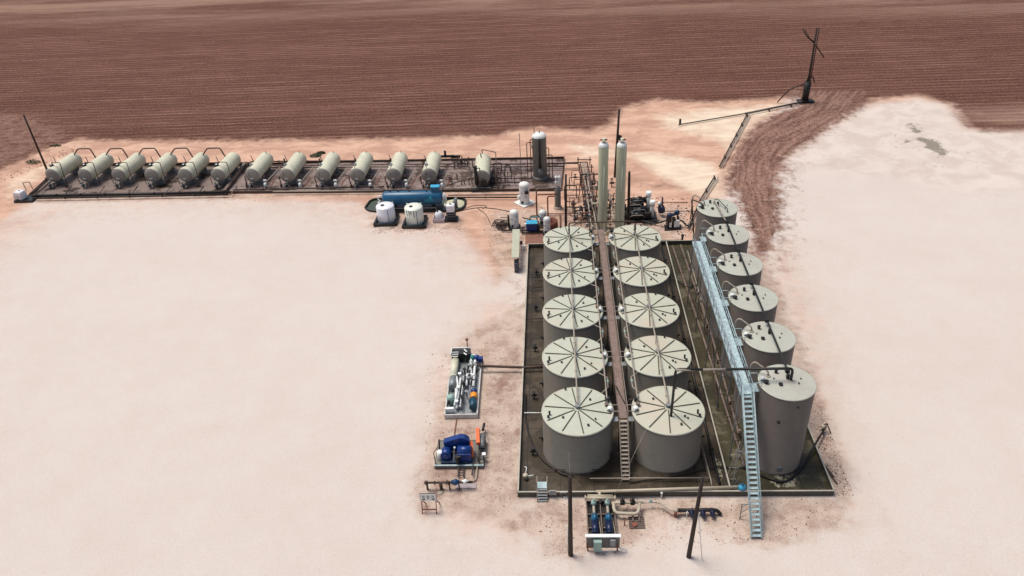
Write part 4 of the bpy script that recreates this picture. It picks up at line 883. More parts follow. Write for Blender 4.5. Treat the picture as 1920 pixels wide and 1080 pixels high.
# white vessels
def white_vessel(px, py, ty, rp, label, base_plate=False, m=M_white):
    b = P(px, py); h = hgt(b, ty)-.25; r = rp/proj(b+Vector((0, 0, h*.5)))[2]
    t = thing('scrubber', label, 'vessel', (b.x, b.y, 0))
    MB().lathe([(r, .1), (r, h-.2)], n=28).build('shell', m, t)
    MB().lathe([(r, h-.2), (r*.9, h), (r*.55, h+.15), (.001, h+.2)], n=28).build('dome', M_paper, t)
    MB().cyl((-r*.4, -r*.85, .5), (-r*.45, -r*1.05, .5), .2, n=12).build('manway', M_black, t)
    MB().cyl((.1, -r*.9, h*.35), (.1, -r*1.15, h*.35), .22, n=12).build('gauge', m, t)
    for x, z in ((-r*.5, .6), (r*.3, .45), (r*.1, .3), (r*.6, .8)): MB().cyl((x, -math.sqrt(max(r*r-x*x, 0))+.02, h*z), (x, -math.sqrt(max(r*r-x*x, 0))-.12, h*z), .07, n=8).build('nozzle', M_black, t)
    if base_plate: MB().box((0, 0, .1), (r*3.1, r*3.1, .14), R(42)).build('base_plate', M_paper, t)
    else: MB().box((0, 0, .1), (r*2.6, r*2.2, .18)).build('base_plate', M_black, t)
    return t, r, h
t, r, h = white_vessel(984, 381, 341, 9.6, 'tallest white upright vessel on a square white base plate', True)
MB().box((r*.5, -r-.05, h*.66), (.6, .35, .45)).build('control_box', M_black, t); MB().cyl((-r, -.2, h*.35), (-r-.25, -.3, h*.35), .35, n=14).build('side_port', M_paper, t)
t, r, h = white_vessel(965, 426, 393, 8.2, 'white upright vessel right of the dark hose heap'); MB().bar((-r-.2, 0, .1), (-r-.2, 0, h*.75), .25, .4).build('ladder', M_black, t)
t, r, h = white_vessel(1018, 420, 393, 7., 'white upright vessel behind its smaller white neighbour')
t, r, h = white_vessel(1026, 438, 406, 6.4, 'small white upright vessel partly behind the rearmost left ribbed tank')
b = P(1046, 390); h = hgt(b, 352); r = 5.8/proj(b)[2]
t = thing('scrubber', 'thin grey-taupe upright vessel on a round cream foot', 'vessel', (b.x, b.y, 0))
MB().lathe([(r, .2), (r, h), (r*.6, h+.2), (.001, h+.25)], n=24).build('shell', M_sep, t); MB().lathe([(r*1.5, 0), (r*1.5, .15), (r*1.1, .4)], n=24).build('foot', M_cream, t)
for x in (-.2, .25): MB().cyl((x, 0, h+.2), (x, 0, h+2.), .08).cyl((x-.2, 0, h+.9), (x+.2, 0, h+.9), .15).cyl((x, 0, h+1.6), (x, 0, h+1.8), .2).build('valve', M_white, t)
# blue motor box and hose heap
b = P(1000, 436)
t = thing('engine_box', 'bright blue engine box on a black frame between white vessels', 'engine', (b.x, b.y, 0))
MB().box((-.2, .3, .9), (1.5, 1.0, 1.1)).build('housing', M_rblue, t); MB().box((-.2, .35, 1.5), (1.55, 1.1, .1)).build('lid', M_lblue, t)
MB().box((.75, .2, .8), (.4, .6, .8)).build('side_panel', M_black, t); MB().box((-1.1, .3, 1.), (.25, .4, .6)).build('side_box', M_white, t)
mb = MB()
for y in (-.5, 1.1): mb.bar((-1.6, y, .25), (1.8, y, .25), .12, .2)
for x in (-1.6, 1.8): mb.bar((x, -.5, .25), (x, 1.1, .25), .12, .2).bar((x, -.5, .2), (x, -.5, 1.1), .1, .1)
mb.build('frame', M_black, t); MB().tube([(-.6, 1.4, .4), (-.4, 1.5, 1.9), (.9, 1.5, 1.9), (1.4, 1.3, .6)], .08).build('pipework', M_pipe, t); MB().box((.3, 1.6, 1.7), (1.6, .5, .1)).build('radiator', M_green, t)
b = P(937, 425)
rn = random.Random(11); mb = MB()
for k in range(16):
    c = b+Vector((rn.uniform(-.8, .8), rn.uniform(-.9, .9), .15+rn.uniform(0, .7)))
    mb.tube([c+Vector((.7*math.cos(a+k), .6*math.sin(a+k), rn.uniform(-.1, .25))) for a in (0, 1, 2, 3, 4, 5)], .06, 5)
solo('hose_heap', mb, M_pipe, 'tangled heap of dark hoses left of a white vessel', 'hose')
b = P(950, 421); solo('fuel_can', MB().sph(b+Vector((0, 0, .4)), .5, .8, 14).cyl(b+Vector((0, 0, .6)), b+Vector((0, 0, .95)), .1), M_cream, 'rounded cream pot between the hose heap and white vessel', 'pot')
b = P(1034, 428); solo('barrel', MB().lathe([(.001, .05), (.9, .05), (.95, .5), (.9, 1.3), (.8, 1.3), (.8, .3), (.001, .3)], b, 24), M_rust, 'dark red open tub behind the small white vessel', 'tub')
# blue horizontal vessel
a = P(718, 388, 0); b2 = P(832, 386, 0); zc = 1.95; c0 = P(719, 372, zc); c1 = P(830, 370, zc); L = (c1-c0).length; rz = math.atan2(c1.y-c0.y, c1.x-c0.x)
t = thing('pressure_vessel', 'long blue horizontal vessel with cyan emblem on a black skid', 'vessel', (c0.x, c0.y, .05), rz)
r = 1.05
bsh = MB().lathe([(.001, -.1), (r*.6, -.05), (r*.9, .1), (r, .35), (r, L-.35), (r*.9, L-.1), (r*.6, L+.05), (.001, L+.1)], (0, 0, zc), 40, 'x').build('shell', M_blue, t)
for x in (1.6, L-1.6): MB().box((x, 0, .6), (.25, 1.5, 1.2)).build('saddle', M_black, t)
MB().box((L*.5, 0, .18), (L*.95, 2.2, .3)).build('skid', M_black, t)
MB().bar((.8, -1.15, .75), (L-1, -1.15, .75), .08, .12).bar((.8, -1.15, .2), (.8, -1.15, .75), .08, .08).bar((L-1, -1.15, .2), (L-1, -1.15, .75), .08, .08).bar((L*.5, -1.15, .2), (L*.5, -1.15, .75), .08, .08).build('skid_rail', M_galvd, t)
MB().box((L-1.0, .1, zc+r+.35), (1.25, .8, .75)).build('control_box', M_blue, t); MB().box((L-1.0, .1, zc+r+.76), (1.35, .9, .08)).build('box_lid', M_lblue, t)
for x in (1.2, L*.45, 2.4, L*.74): MB().cyl((x, 0, zc+r-.05), (x, 0, zc+r+.22), .12, n=10).build('nozzle', M_black, t)
MB().tube([(0, -.3, zc+.4), (-.6, -.3, zc+.6), (-.8, -.4, zc), (-.3, -.5, zc-.2), (-.9, -.6, zc-.5), (-.3, -.7, zc-.8), (.1, -.7, zc-1)], .09).build('coil_pipe', M_white, t)
MB().cyl((L+.05, 0, zc+.1), (L+.4, 0, zc+.1), .5, n=16).tube([(L+.3, -.2, zc+.7), (L+.6, -.4, zc+.2), (L+.5, -.5, zc-.9)], .1).build('end_pipework', M_white, t)
# emblem: small flame over a line of script
def onshell(u, v):
    ang = v/r; return (L-1.85+u, -(r+.012)*math.cos(ang), zc+(r+.012)*math.sin(ang))
mb = MB()
def stroke(pts, wd):
    for (u0, v0), (u1, v1) in zip(pts[:-1], pts[1:]): mb.bar(onshell(u0, v0), onshell(u1, v1), wd, .02)
import itertools
stroke([(-.75, .15), (-.62, -.12), (-.5, .1), (-.42, -.12), (-.3, .1), (-.3, -.12), (-.18, -.12), (-.1, .08), (0, -.12), (.12, .1), (.2, -.1), (.32, .12), (.42, -.1), (.58, .1), (.7, -.08)], .12)
stroke([(-.8, -.26), (.0, -.3), (.75, -.24)], .05); stroke([(-.2, .2), (.1, .28), (.4, .2)], .06)
stroke([(.16, .25), (.1, .4), (.18, .62)], .08); stroke([(.18, .62), (.26, .42), (.16, .25)], .07)
mb.build('emblem', M_cyan, bsh)
# oval pit with rim
ov = [tuple(P(px, py))[:2] for px, py in [(685, 391), (690, 396), (705, 398), (850, 397), (866, 394), (872, 388), (873, 376), (866, 373), (705, 374), (694, 378)]]
sheet('pit_water', ov, .06, M_olive)
t = thing('pit_liner', 'rounded dark rim of the shallow olive pit under the blue vessel', 'pit rim', (ov[0][0], ov[0][1], 0))
MB().tube([(x, y, .18) for x, y in ov+[ov[0]]], .16).build('rim', M_black, t, world=True)
b = P(862, 386); solo('sludge', MB().lathe([(1.6, 0), (1.2, .12), (.5, .2), (.001, .22)], b+Vector((-.9, .6, .06)), 20), mat('pale_sludge', (.5, .5, .36), .9, var=.3, scale=3), 'pale crusted sludge at the right end of the oval pit', 'sludge')
for px, hgt_ in ((856, 1.7), (853, 1.3)):
    b = P(px, 390); solo('bollard', MB().cyl(b, b+Vector((0, 0, hgt_)), .22, n=12), M_galvd, ['short grey post in the oval pit left of its taller mate', 'taller grey post standing in the oval pit'][px == 856], 'post')
# white plastic tanks
def plastic(px, py, rp, tyr, label, m, tray, stain=False, cone=False):
    b = P(px, py-4); r = rp/proj(b+Vector((0, 0, 1.5)))[2]; h = hgt(b, tyr)
    t = thing('plastic_tank', label, 'plastic tank', (b.x, b.y, 0))
    if cone: prof = [(r*.9, .15), (r, .3), (r, h*.62), (r*.8, h*.85), (r*.35, h), (.001, h)]
    else: prof = [(r*.98, .12), (r, .2), (r, h*.48), (r*1.015, h*.5), (r, h*.52), (r, h-.1), (r*.93, h), (r*.5, h+.12), (.001, h+.16)]
    MB().lathe(prof, n=36).build('shell', m, t)
    MB().cyl((-r*.22, -r*.2, h+.02), (-r*.22, -r*.2, h+.2), r*.2, n=16).build('lid', M_black, t)
    if not cone:
        for s in (-1, 1): MB().box((s*r*.75, r*.5, h+.05), (.2, .15, .25)).build('lug', m, t)
        MB().bar((r*.42, -r*.93, .3), (r*.42, -r*.93, h-.2), .07, .05).build('level_strip', M_black if stain else mat('grey_blue_strip', (.12, .16, .25), .6), t)
    if stain:
        mb = MB(); rn = random.Random(2)
        for k in range(9):
            a = -math.pi/2+rn.uniform(-.75, .15); l = rn.uniform(.2, 1.1); mb.bar((math.cos(a)*(r+.005), math.sin(a)*(r+.005), h-.12), (math.cos(a+.03)*(r+.005), math.sin(a+.03)*(r+.005), h-.12-l), rn.uniform(.04, .12), .015)
        mb.build('drip_stains', M_stain, t)
    return t, b, r, h
def liner(b, s, label, sy=None):
    mb = MB(); n = 6; sy = sy or s
    o = [(-s, -sy), (s, -sy), (s*.92, sy), (-s*.92, sy)]
    mb.prism([(x+b.x, y+b.y) for x, y in o], .01, .1)
    for i in range(4):
        p, q = o[i], o[(i+1) % 4]; mb.bar((b.x+p[0]*.93, b.y+p[1]*.93, .2), (b.x+q[0]*.93, b.y+q[1]*.93, .2), .34, .4)
    return solo('spill_liner', mb, M_bstuff, label, 'spill liner')
t, b, r, h = plastic(726, 418, 17, 385, 'white plastic tank with blue-grey level strip, leftmost of four', M_plast, True); liner(b, r*1.28, 'black spill liner under the leftmost white plastic tank')
t, b, r, h = plastic(779, 422, 17, 387, 'off-white plastic tank with dark drip stains below its lid', M_plast2, True, stain=True); liner(b, r*1.3, 'black spill liner under the drip-stained plastic tank')
t, b, r, h = plastic(824, 417, 7.8, 396, 'small cone-topped white plastic tank in a pinkish tray', M_plast, False, cone=True)
mb = MB()
for s in (-1, 1): mb.box((b.x+s*r*1.35, b.y, .3), (.08, r*2.6, .6)).box((b.x, b.y+s*r*1.3, .3), (r*2.7, .08, .6))
solo('spill_tray', mb.box((b.x, b.y, .05), (r*2.6, r*2.5, .06)), mat('pink_tray', (.55, .45, .47), .5), 'pinkish square spill tray holding the small cone-topped tank', 'spill tray')
b = P(847, 412); t = thing('chemical_tote', 'small square white tote in a black caged stand, rightmost of four', 'plastic tank', (b.x, b.y, 0))
MB().box((0, 0, 2.0), (1.15, .95, 1.0)).lathe([(.5, 2.5), (.3, 2.62), (.001, 2.66)], n=14).build('tank', M_plast, t)
MB().cyl((0, -.1, 2.6), (0, -.1, 2.75), .13).build('lid', M_black, t)
mb = MB().box((0, 0, .7), (1.1, .95, 1.3))
for s in (-1, 1):
    for q in (-1, 1): mb.box((s*.62, q*.52, .85), (.1, .1, 1.7))
mb.build('stand', mat('navy_stand', (.012, .02, .04), .5), t); mb = MB()
for z in (.4, .8, 1.2): mb.bar((-.6, -.56, z), (.6, -.56, z), .03, .05)
mb.build('cage_bars', M_galvd, t); solo('spill_tray', MB().box((b.x, b.y, .12), (1.9, 1.7, .24)), M_bstuff, 'black spill tray under the square white tote', 'spill tray')
b = P(43, 376); t = thing('chemical_tote', 'white caged tote at the far left end of the vessel pad', 'plastic tank', (b.x, b.y, 0), R(-12))
MB().box((0, 0, 1.05), (1.35, 1.3, 1.2)).box((0, 0, 1.68), (1.15, 1.1, .08)).build('tank', M_plast, t); MB().cyl((-.1, .2, 1.7), (-.1, .2, 1.8), .12).build('lid', M_black, t)
mb = MB()
for z in (.55, .95): mb.bar((-.7, -.68, z), (.7, -.68, z), .03, .05)
for x in (-.7, 0, .7): mb.bar((x, -.68, .4), (x, -.68, 1.3), .04, .04)
mb.build('cage', M_galvd, t)
mb = MB(); mb.box((b.x+.6, b.y+.1, .2), (3.1, 2., .4)); solo('spill_liner', mb, M_bstuff, 'black tray under the far left white tote', 'spill liner')
b = P(56, 356); t = thing('frame_stand', 'small open dark frame behind the far left tote', 'frame', (b.x, b.y, 0), R(20))
MB().bar((-.5, 0, 0), (-.6, 0, 1.4), .09, .09).bar((.5, 0, 0), (.4, 0, 1.4), .09, .09).bar((-.65, 0, 1.4), (.45, 0, 1.4), .09, .09).build('frame', M_black, t)
# ------------------------------------------------------------------ COMPRESSOR AND BLACK UNIT
b = P(1198, 408); t = thing('compressor', 'dark multi-cylinder compressor package with two white stacks', 'compressor', (b.x, b.y, 0))
MB().box((0, 0, .15), (5.0, 3.4, .3)).build('skid', M_black, t)
for k, (y, z) in enumerate([(1.1, 2.3), (.5, 1.9), (-.3, 1.5), (-1., 1.0)]):
    dx = [.1, -.3, .25, -.1][k]; rr = [.42, .36, .3, .38][k]; MB().cyl((-.9+dx, y, z), (.8+dx, y, z), rr, n=14).sph((-.9+dx, y, z), rr*1.1).cyl((.8+dx, y, z), (.95+dx, y, z), rr*1.2, n=14).box((dx*1.5, y, z+rr), (.5, .35, .25)).build('cylinder', M_black, t)
    MB().tube([(-1.6+dx, y-.3, z-.3), (-1.0+dx, y-.4, z+.1), (.4+dx, y-.35, z+.12), (.9+dx, y-.3, z-.3)], .06).build('manifold', M_pipel if k % 2 else M_galvd, t)
MB().box((0, 0, .8), (3.2, 2.4, 1.0)).build('engine', M_black, t)
for x, y, h in ((1.35, .9, 3.6), (1.75, -.6, 2.9)):
    MB().cyl((x, y, .3), (x, y, h), .3, n=16).cyl((x, y, h-.7), (x, y, h+.1), .4, n=16).build('stack', M_white, t)
MB().cyl((3.0, .3, 1.1), (3.5, .5, 1.1), .62, n=20).cyl((3.3, .4, 1.2), (3.3, .4, 2.9), .12).build('fan', mat('navy_fan', (.008, .015, .05), .5), t)
MB().sph((2.9, .6, 1.9), .3).build('filter', M_white, t); MB().tube([(-1.9, .5, .4), (-2.2, .5, 2.6), (-1., .8, 2.8)], .1).build('exhaust', M_black, t)
rn = random.Random(9)
for k in range(8): x, y = rn.uniform(-2.4, -1.5), rn.uniform(-1.2, 1.2); MB().cyl((x, y, .2), (x, y, rn.uniform(1, 2.2)), .13).cyl((x-.2, y, 1), (x+.2, y, 1), .2).build('valve', M_black, t)
b = P(1260, 427); t = thing('pump_unit', 'black twin-headed pump unit with white tank on a flat base', 'pump', (b.x, b.y, 0), R(10))
MB().prism([(-1.3, -.7), (1.1, -.9), (1.5, .5), (-.9, .8)], .01, .12).build('base', M_black, t)
MB().box((-.5, .1, .95), (.55, .8, 1.6)).box((.15, -.1, .9), (.35, .6, 1.5)).box((.85, .2, .9), (.2, .6, 1.5)).build('body', M_black, t)
MB().box((.52, -.2, .75), (.8, .5, 1.0)).build('tank', M_white, t); MB().box((-.4, -.42, .7), (.3, .1, .7)).build('panel', M_white, t)
MB().sph((-.45, .1, 1.95), .42).sph((.7, .3, 2.2), .4).cyl((-.45, .1, 1.9), (.7, .3, 2.1), .22).build('pump_head', mat('navy_pump', (.008, .025, .06), .35), t)
pipe([PV(1190, 410, .4), PV(1228, 420, .2), PV(1246, 414, .9), PV(1252, 413, 1.)], .12, M_black, 'black pipe from the compressor to the black pump unit')
pipe([PV(1268, 413, 1.), PV(1278, 413, 1.), PV(1288, 424, .3), PV(1300, 418, .3)], .12, M_black, 'black pipe leaving the black pump unit to the right')
gp((1204, 420), (1222, 420), .2, .1, M_black, 'short black pipe lying left of the black pump unit')
gp((1233, 396), (1307, 396), .3, .07, M_pipem, 'thin pipe from the blue fan right to the farthest tall tank', 3.)
gp((1215, 378), (1288, 380), .05, .04, M_pipe, 'thin brown line on the sand right of compressor')
b = P(1279, 452); solo('valve', MB().cyl((b.x, b.y, 0), (b.x, b.y, .9), .15).sph((b.x, b.y, .9), .22).bar((b.x-4, b.y-.1, .2), (b.x, b.y-.1, .2), .12, .12), M_black, 'black valve on the ground pipe behind the yard wall', 'valve')
# ------------------------------------------------------------------ CENTRAL PIPE RUNS
for k, (x0, x1, m, r) in enumerate([(1088, 1107, M_pipe, .09), (1092, 1111, M_pipel, .11), (1096, 1121, M_pipel, .12), (1101, 1125, M_pipe, .12)]):
    pipe([PV(x0, 305, 1.2), PV(x1, 438, 1.2)], r, m, f'{["first","second","third","fourth"][k]} from left of four long pipes beside the left sage tower', 4., group='four pipes beside the left tower')
gp((1056, 305), (1101, 304), 1.2, .1, M_pipem, 'brown pipe linking separator pad to the four long pipes')
gp((1060, 347), (1102, 347), .7, .07, M_pipe, 'thin pipe right of pole, upper of two at tower side')
gp((1046, 356), (1104, 356), 1.2, .11, M_pipem, 'brown pipe from thin grey vessel to the four long pipes', 3.)
gp((1062, 388), (1150, 391), .8, .1, M_pipe, 'brown valve-studded pipe left of the sage towers', 2.)
pipe([PV(1143, 366, 1.5), PV(1150, 410, 1.5), PV(1156, 442, 1.5)], .12, M_pipel, 'pale pipe sloping between the two sage towers', 2.)
pipe([PV(1138, 400, .8), PV(1178, 402, .8)], .09, M_pipe, 'brown cross pipe behind the sage towers')
for k, (px, py, tp, px2) in enumerate([(1007, 416, 365, 1046), (1007, 402, 354, 1043), (1028, 424, 368, 1040)]):
    b, a = upr(px, py, tp); c = P(px2, tp, a.z)
    pipe([b, a, (c.x, a.y, a.z)], .1, M_rust if k != 1 else M_pipem, ['rusty frame pipe rising behind the white vessels, front', 'brown frame pipe rising behind the white vessels, rear', 'rusty frame pipe nearest the thin grey vessel'][k])
gp((1020, 401), (1118, 400), .3, .08, M_rust, 'rusty ground pipe running right from the white vessels', 3.)
gp((1050, 401), (1051, 430), .3, .09, M_rust, 'short rusty ground pipe behind the rearmost left tank')
gp((1067, 402), (1110, 418), .2, .06, M_rust, 'slanting rusty ground pipe left of the four long pipes')
gp((1072, 424), (1105, 407), .2, .07, M_black, 'slanting dark ground pipe behind the rearmost left tank')
gp((980, 408), (1010, 416), .6, .09, M_black, 'dark pipe linking white vessels above the blue engine box')
gp((940, 432), (1018, 433), .25, .12, M_black, 'black skid beam in front of white vessels')
gp((1005, 386), (1018, 390), 1.6, .07, M_cream, 'short pale bar above the white vessels')
for k, (px, py) in enumerate([(1075, 388), (1101, 372), (1108, 385), (1103, 405), (1112, 402), (1140, 375), (1142, 395), (1147, 350), (1100, 345), (1110, 350), (1118, 420), (1106, 422)]):
    b = P(px, py); s = .8+.3*(k % 3)
    solo('valve', MB().cyl(b, b+Vector((0, 0, 1.2*s)), .08).cyl(b+Vector((-.35, 0, .6*s)), b+Vector((.35, 0, .6*s)), .18).cyl(b+Vector((0, 0, 1.2*s)), b+Vector((0, 0, 1.25*s)), .24).tube([b+Vector((.3, 0, .6*s)), b+Vector((.8, .3, .5)), b+Vector((.9, .8, .2))], .06), [M_black, M_pipe, M_galvd][k % 3], 'dark upright hand valve among the pipes beside the sage towers', 'valve', 'upright valves beside the towers')
# low boxes and shelter bench
b = P(968, 505); t = thing('shelter', 'long flat cream-topped shelter beside the left wall corner', 'shelter', (-5.4, 88.5, 0), R(1))
MB().box((0, .6, 2.15), (1.0, 7.6, .1)).build('roof', mat('pale_sage_roof', (.46, .47, .36), .6), t)
for y in (-2.6, .6, 3.8): MB().box((.35, y, 1.05), (.14, .14, 2.1)).build('post', M_black, t)
MB().box((.1, -2.9, .7), (.55, 1.2, 1.4)).build('cabinet', mat('slate_cabinet', (.06, .075, .085), .6), t); MB().box((.7, 2., 1.4), (.35, .35, .4)).build('switch_box', M_black, t)
b = P(982, 468); solo('junction_box', MB().box((b.x, b.y, .35), (.55, .4, .7)), M_paper, 'small white box between the shelter and left wall', 'box')
# ------------------------------------------------------------------ POLES AND FAR LINES
def plain_pole(px, py, tx, ty, r, label):
    b = P(px, py); h = hgt(b, ty); X_, Y_, s = proj(b+Vector((0, 0, h))); lean = (tx-X_)/s
    t = thing('utility_pole', label, 'pole', b); MB().cyl((0, 0, -.1), (lean, 0, h), r, r*.7, n=10).build('shaft', M_wood, t); return t, h, lean
plain_pole(88, 318, 44, 215, .2, 'dark leaning pole at the far left beside the first vessel')
t, h, l = plain_pole(1153, 332, 1161, 205, .24, 'tall dark pole rising behind the two sage towers')
MB().box((.45, 0, h*.60), (.5, .4, .6)).cyl((.75, 0, h*.5), (.75, 0, h*.62), .15).build('pole_box', M_black, t)
plain_pole(1178, 425, 1180, 322, .24, 'dark pole standing in front of the compressor')
plain_pole(1061, 430, 1061, 327, .2, 'dark pole rising behind the rearmost left ribbed tank')
b = P(1510, 190); h = hgt(b, 52)
t = thing('utility_pole', 'tall dark power pole with crossed arms alone on the ploughed field edge', 'pole', b)
X_, Y_, s = proj(b+Vector((0, 0, h))); ln = (1532-X_)/s
MB().cyl((0, 0, -.1), (ln, 0, h), .23, .17, n=10).cyl((.35, 0, 0), (ln+.42, 0, h), .10, .09, n=8).build('shaft', M_wood, t)
def onp(px, py): d = P(px, py, 0)-CAMP; k = (b.y-CAMP.y)/d.y; q = CAMP+d*k; return q-b      # point in the pole's own vertical plane
MB().tube([onp(1507, 55)+Vector((0, .5, 0)), onp(1513, 68), onp(1526, 80)], .13, bend=1.).build('crossarm', M_wood, t)
MB().bar(onp(1529, 84), onp(1545, 108), .2, .2).build('crossarm', M_wood, t)
MB().tube([onp(1507, 55)+Vector((0, -1.2, .3)), onp(1516, 70)+Vector((0, -.6, 0)), onp(1527, 78)], .05).build('wire', M_black, t)
MB().cyl((-.3, -.5, .3), (-.25, -.5, 4.0), .62, n=14).box((-.1, -.3, .15), (3., 1.6, .3)).build('transformer', M_black, t)
MB().tube([(-5.5, -.6, .2), (-3.6, -.4, 2.5), (-2.0, -.3, 3.2), (-.5, 0, 3.4), (-.2, 0, 4.8), (.7, 0, 4.8), (1.1, 0, 3.6)], .11).build('conduit', M_black, t)
def line2(a, c, z, label):
    A, Cc = P(*a, z), P(*c, z); d = (Cc-A).normalized(); n = Vector((-d.y, d.x, 0))
    t = thing('pipe', label, 'pipe', (A.x, A.y, 0))
    MB().tube([A, Cc], .12).build('dark_pipe', M_black, t, world=True); MB().tube([A+n*.55-Vector((0, 0, .05)), Cc+n*.42-Vector((0, 0, .05))], .09).build('pale_pipe', M_pipel, t, world=True)
    L = (Cc-A).length
    for k in range(int(L/5)+1): q = A+d*5*k; MB().box((q.x, q.y, z/2), (.15, 1., z)).build('sleeper', M_pipe, t, world=True)
line2((1400, 213), (1516, 189), .4, 'black pipe pair from the junction to the lone power pole')
pipe([PV(1272, 234, .3), PV(1402, 212, .3)], .11, M_black, 'black pipe reaching left over the sand from the junction')
b = P(1275, 232); solo('stub', MB().cyl((b.x, b.y, 0), (b.x, b.y, .9), .2), M_black, 'black stub at the left end of the long sand pipe', 'pipe fitting')
line2((1401, 214), (1349, 312), .4, 'black pipe pair running down from the junction towards the tanks')
line2((1340, 331), (1312, 376), .4, 'black pipe pair ending beside the farthest tall tank')
line2((1308, 388), (1290, 428), .4, 'black and pale pipe pair in front left of farthest tall tank')
# hoses on pad by the chemical tanks
pipe([PV(853, 398, .06), PV(895, 388, .06), PV(935, 392, .06), PV(957, 397, .06)], .05, M_black, 'thin dark hose from the oval pit to a white vessel', bend=3, name='hose')
pipe([PV(895, 390, .05), PV(912, 402, .05), PV(922, 425, .05)], .045, M_pipe, 'thin hose curving down to the tangled hose heap', bend=3, name='hose')
pipe([PV(865, 394, .05), PV(890, 384, .05), PV(915, 386, .05), PV(905, 391, .05)], .04, M_pipe, 'thin hose loop on the pad above the dark hose', bend=3, name='hose')
# ------------------------------------------------------------------ METERING SKID
c = [P(848, 680), P(903, 680), P(895, 784), P(835, 784)]
ox, oy = (c[3].x+c[2].x)/2, c[2].y; SL = c[0].y-c[3].y+.2; SW = 3.3
t = thing('metering_skid', 'white piped metering skid on a pale steel frame left of the yard', 'skid', (ox, oy, 0), R(1.2))
def L_(x, y, z): return (x*SW/2, y*SL, z)
MB().box((0, SL/2, .16), (SW, SL, .2)).build('floor', M_galvd, t)
mb = MB()
for s in (-1, 1): mb.bar((s*SW/2, 0, .3), (s*SW/2, SL, .3), .14, .5)
for y in (0, SL): mb.bar((-SW/2-.05, y, .3), (SW/2+.05, y, .3), .14, .5)
mb.build('frame', mat('bright_skid_steel', (.55, .56, .55), .45, .1), t)
MB().cyl(L_(-.72, .62, .8), L_(-.72, .92, .8), .42, n=16).sph(L_(-.72, .62, .8), .42, n=16).build('sampler_pot', M_ves, t)
MB().cyl(L_(-.72, .42, .8), L_(-.72, .6, .8), .4, n=16).build('sampler_pot', M_galvd, t)
MB().cyl(L_(-.72, .22, .3), L_(-.72, .22, 1.2), .4, n=14).sph(L_(-.72, .22, 1.2), .4, .4).build('pot', M_green, t)
MB().box(L_(-.72, .06, .7), (.9, .3, .5)).build('box', M_white, t)
MB().tube([L_(-.3, .08, .7), L_(-.25, .62, .7), L_(-.02, .62, .7), L_(-.06, .1, .7)], .11).build('meter_loop', M_white, t)
MB().tube([L_(-.42, .1, .9), L_(-.35, .45, .9), L_(-.5, .6, .9)], .12).build('meter_loop', M_white, t)
MB().tube([L_(.2, .45, .8), L_(.15, .66, .8), L_(.52, .66, .8), L_(.55, .5, .8)], .12).build('meter_loop', M_white, t)
MB().tube([L_(.65, .42, .9), L_(.62, .98, .9), L_(.4, 1.0, .9)], .15).flange(L_(.64, .6, .9), (0, 1, 0), .25).flange(L_(.63, .8, .9), (0, 1, 0), .25).build('main_pipe', M_white, t)
MB().tube([L_(.36, .7, .9), L_(.34, 1.02, 1.0)], .12).flange(L_(.35, .86, .95), (0, 1, 0), .22).build('riser', M_white, t)
for k in range(9):
    MB().cyl(L_(-.3+.28*(k % 3), .15+.08*k, .4), L_(-.3+.28*(k % 3), .15+.08*k, 1.15), .09).cyl(L_(-.3+.28*(k % 3), .15+.08*k, 1.1), L_(-.3+.28*(k % 3), .15+.08*k, 1.18), .2).build('valve', [M_white, M_black, M_galvd][k % 3], t)
MB().sph(L_(.72, .34, .85), .36, n=14).build('pump', M_rblue, t); MB().cyl(L_(.72, .22, .8), L_(.72, .3, .8), .36, n=16).build('coupling_guard', mat('amber_guard', (.9, .32, .03), .5), t)
MB().cyl(L_(.72, .07, .8), L_(.72, .21, .8), .36, n=16).build('motor', mat('teal_motor', (.01, .07, .12), .4), t)
MB().sph(L_(.72, .93, 1.), .38, n=14).box(L_(1.0, .9, 1.0), (.5, .5, .5)).build('actuator', M_rblue, t); MB().sph(L_(.45, .93, 1.1), .3).build('actuator', mat('teal_green', (.03, .22, .2), .4), t)
MB().box(L_(-.35, 1.0, .95), (2.1, .9, 1.0)).build('cabinet', M_black, t)
for k in range(3): MB().box(L_(-.72, .985-.04*k, 1.49), (.7, .1, .03)).build('cabinet_stripe', M_white, t)
MB().bar(L_(-.15, 1.04, 1.48), L_(.05, .99, 1.48), .14, .03).build('cabinet_stripe', M_white, t); MB().bar(L_(-.15, .97, 1.48), L_(.05, .93, 1.48), .14, .03).build('cabinet_stripe', M_white, t)
MB().bar(L_(-1., 1.06, 1.5), L_(.3, 1.06, 1.5), .1, .15).bar(L_(-1., .94, 1.5), L_(-1., 1.06, 1.5), .1, .15).build('cabinet_frame', M_white, t)
MB().bar(L_(.1, .04, .6), L_(.05, .32, .8), .06, .06).bar(L_(-.02, 0, .8), L_(-.02, .95, 1.), .05, .05).build('dark_strut', M_black, t)
MB().cyl(L_(.05, 1.1, 0), L_(.05, 1.1, 2.4), .05).sph(L_(.05, 1.1, 2.4), .17).build('mast', M_rust, t)
pipe([PV(882, 690, .9), PV(890, 684, 1.), PV(890, 681, 1.), PV(900, 686, .8), PV(985, 689, .6), PV(1020, 687, .6)], .15, M_pipe, 'dark rusty pipe from the metering skid into the yard')
pipe([PV(856, 786, .1), PV(850, 828, .1)], .05, M_rust, 'thin rusty pipe between the metering skid and blue pump skid')
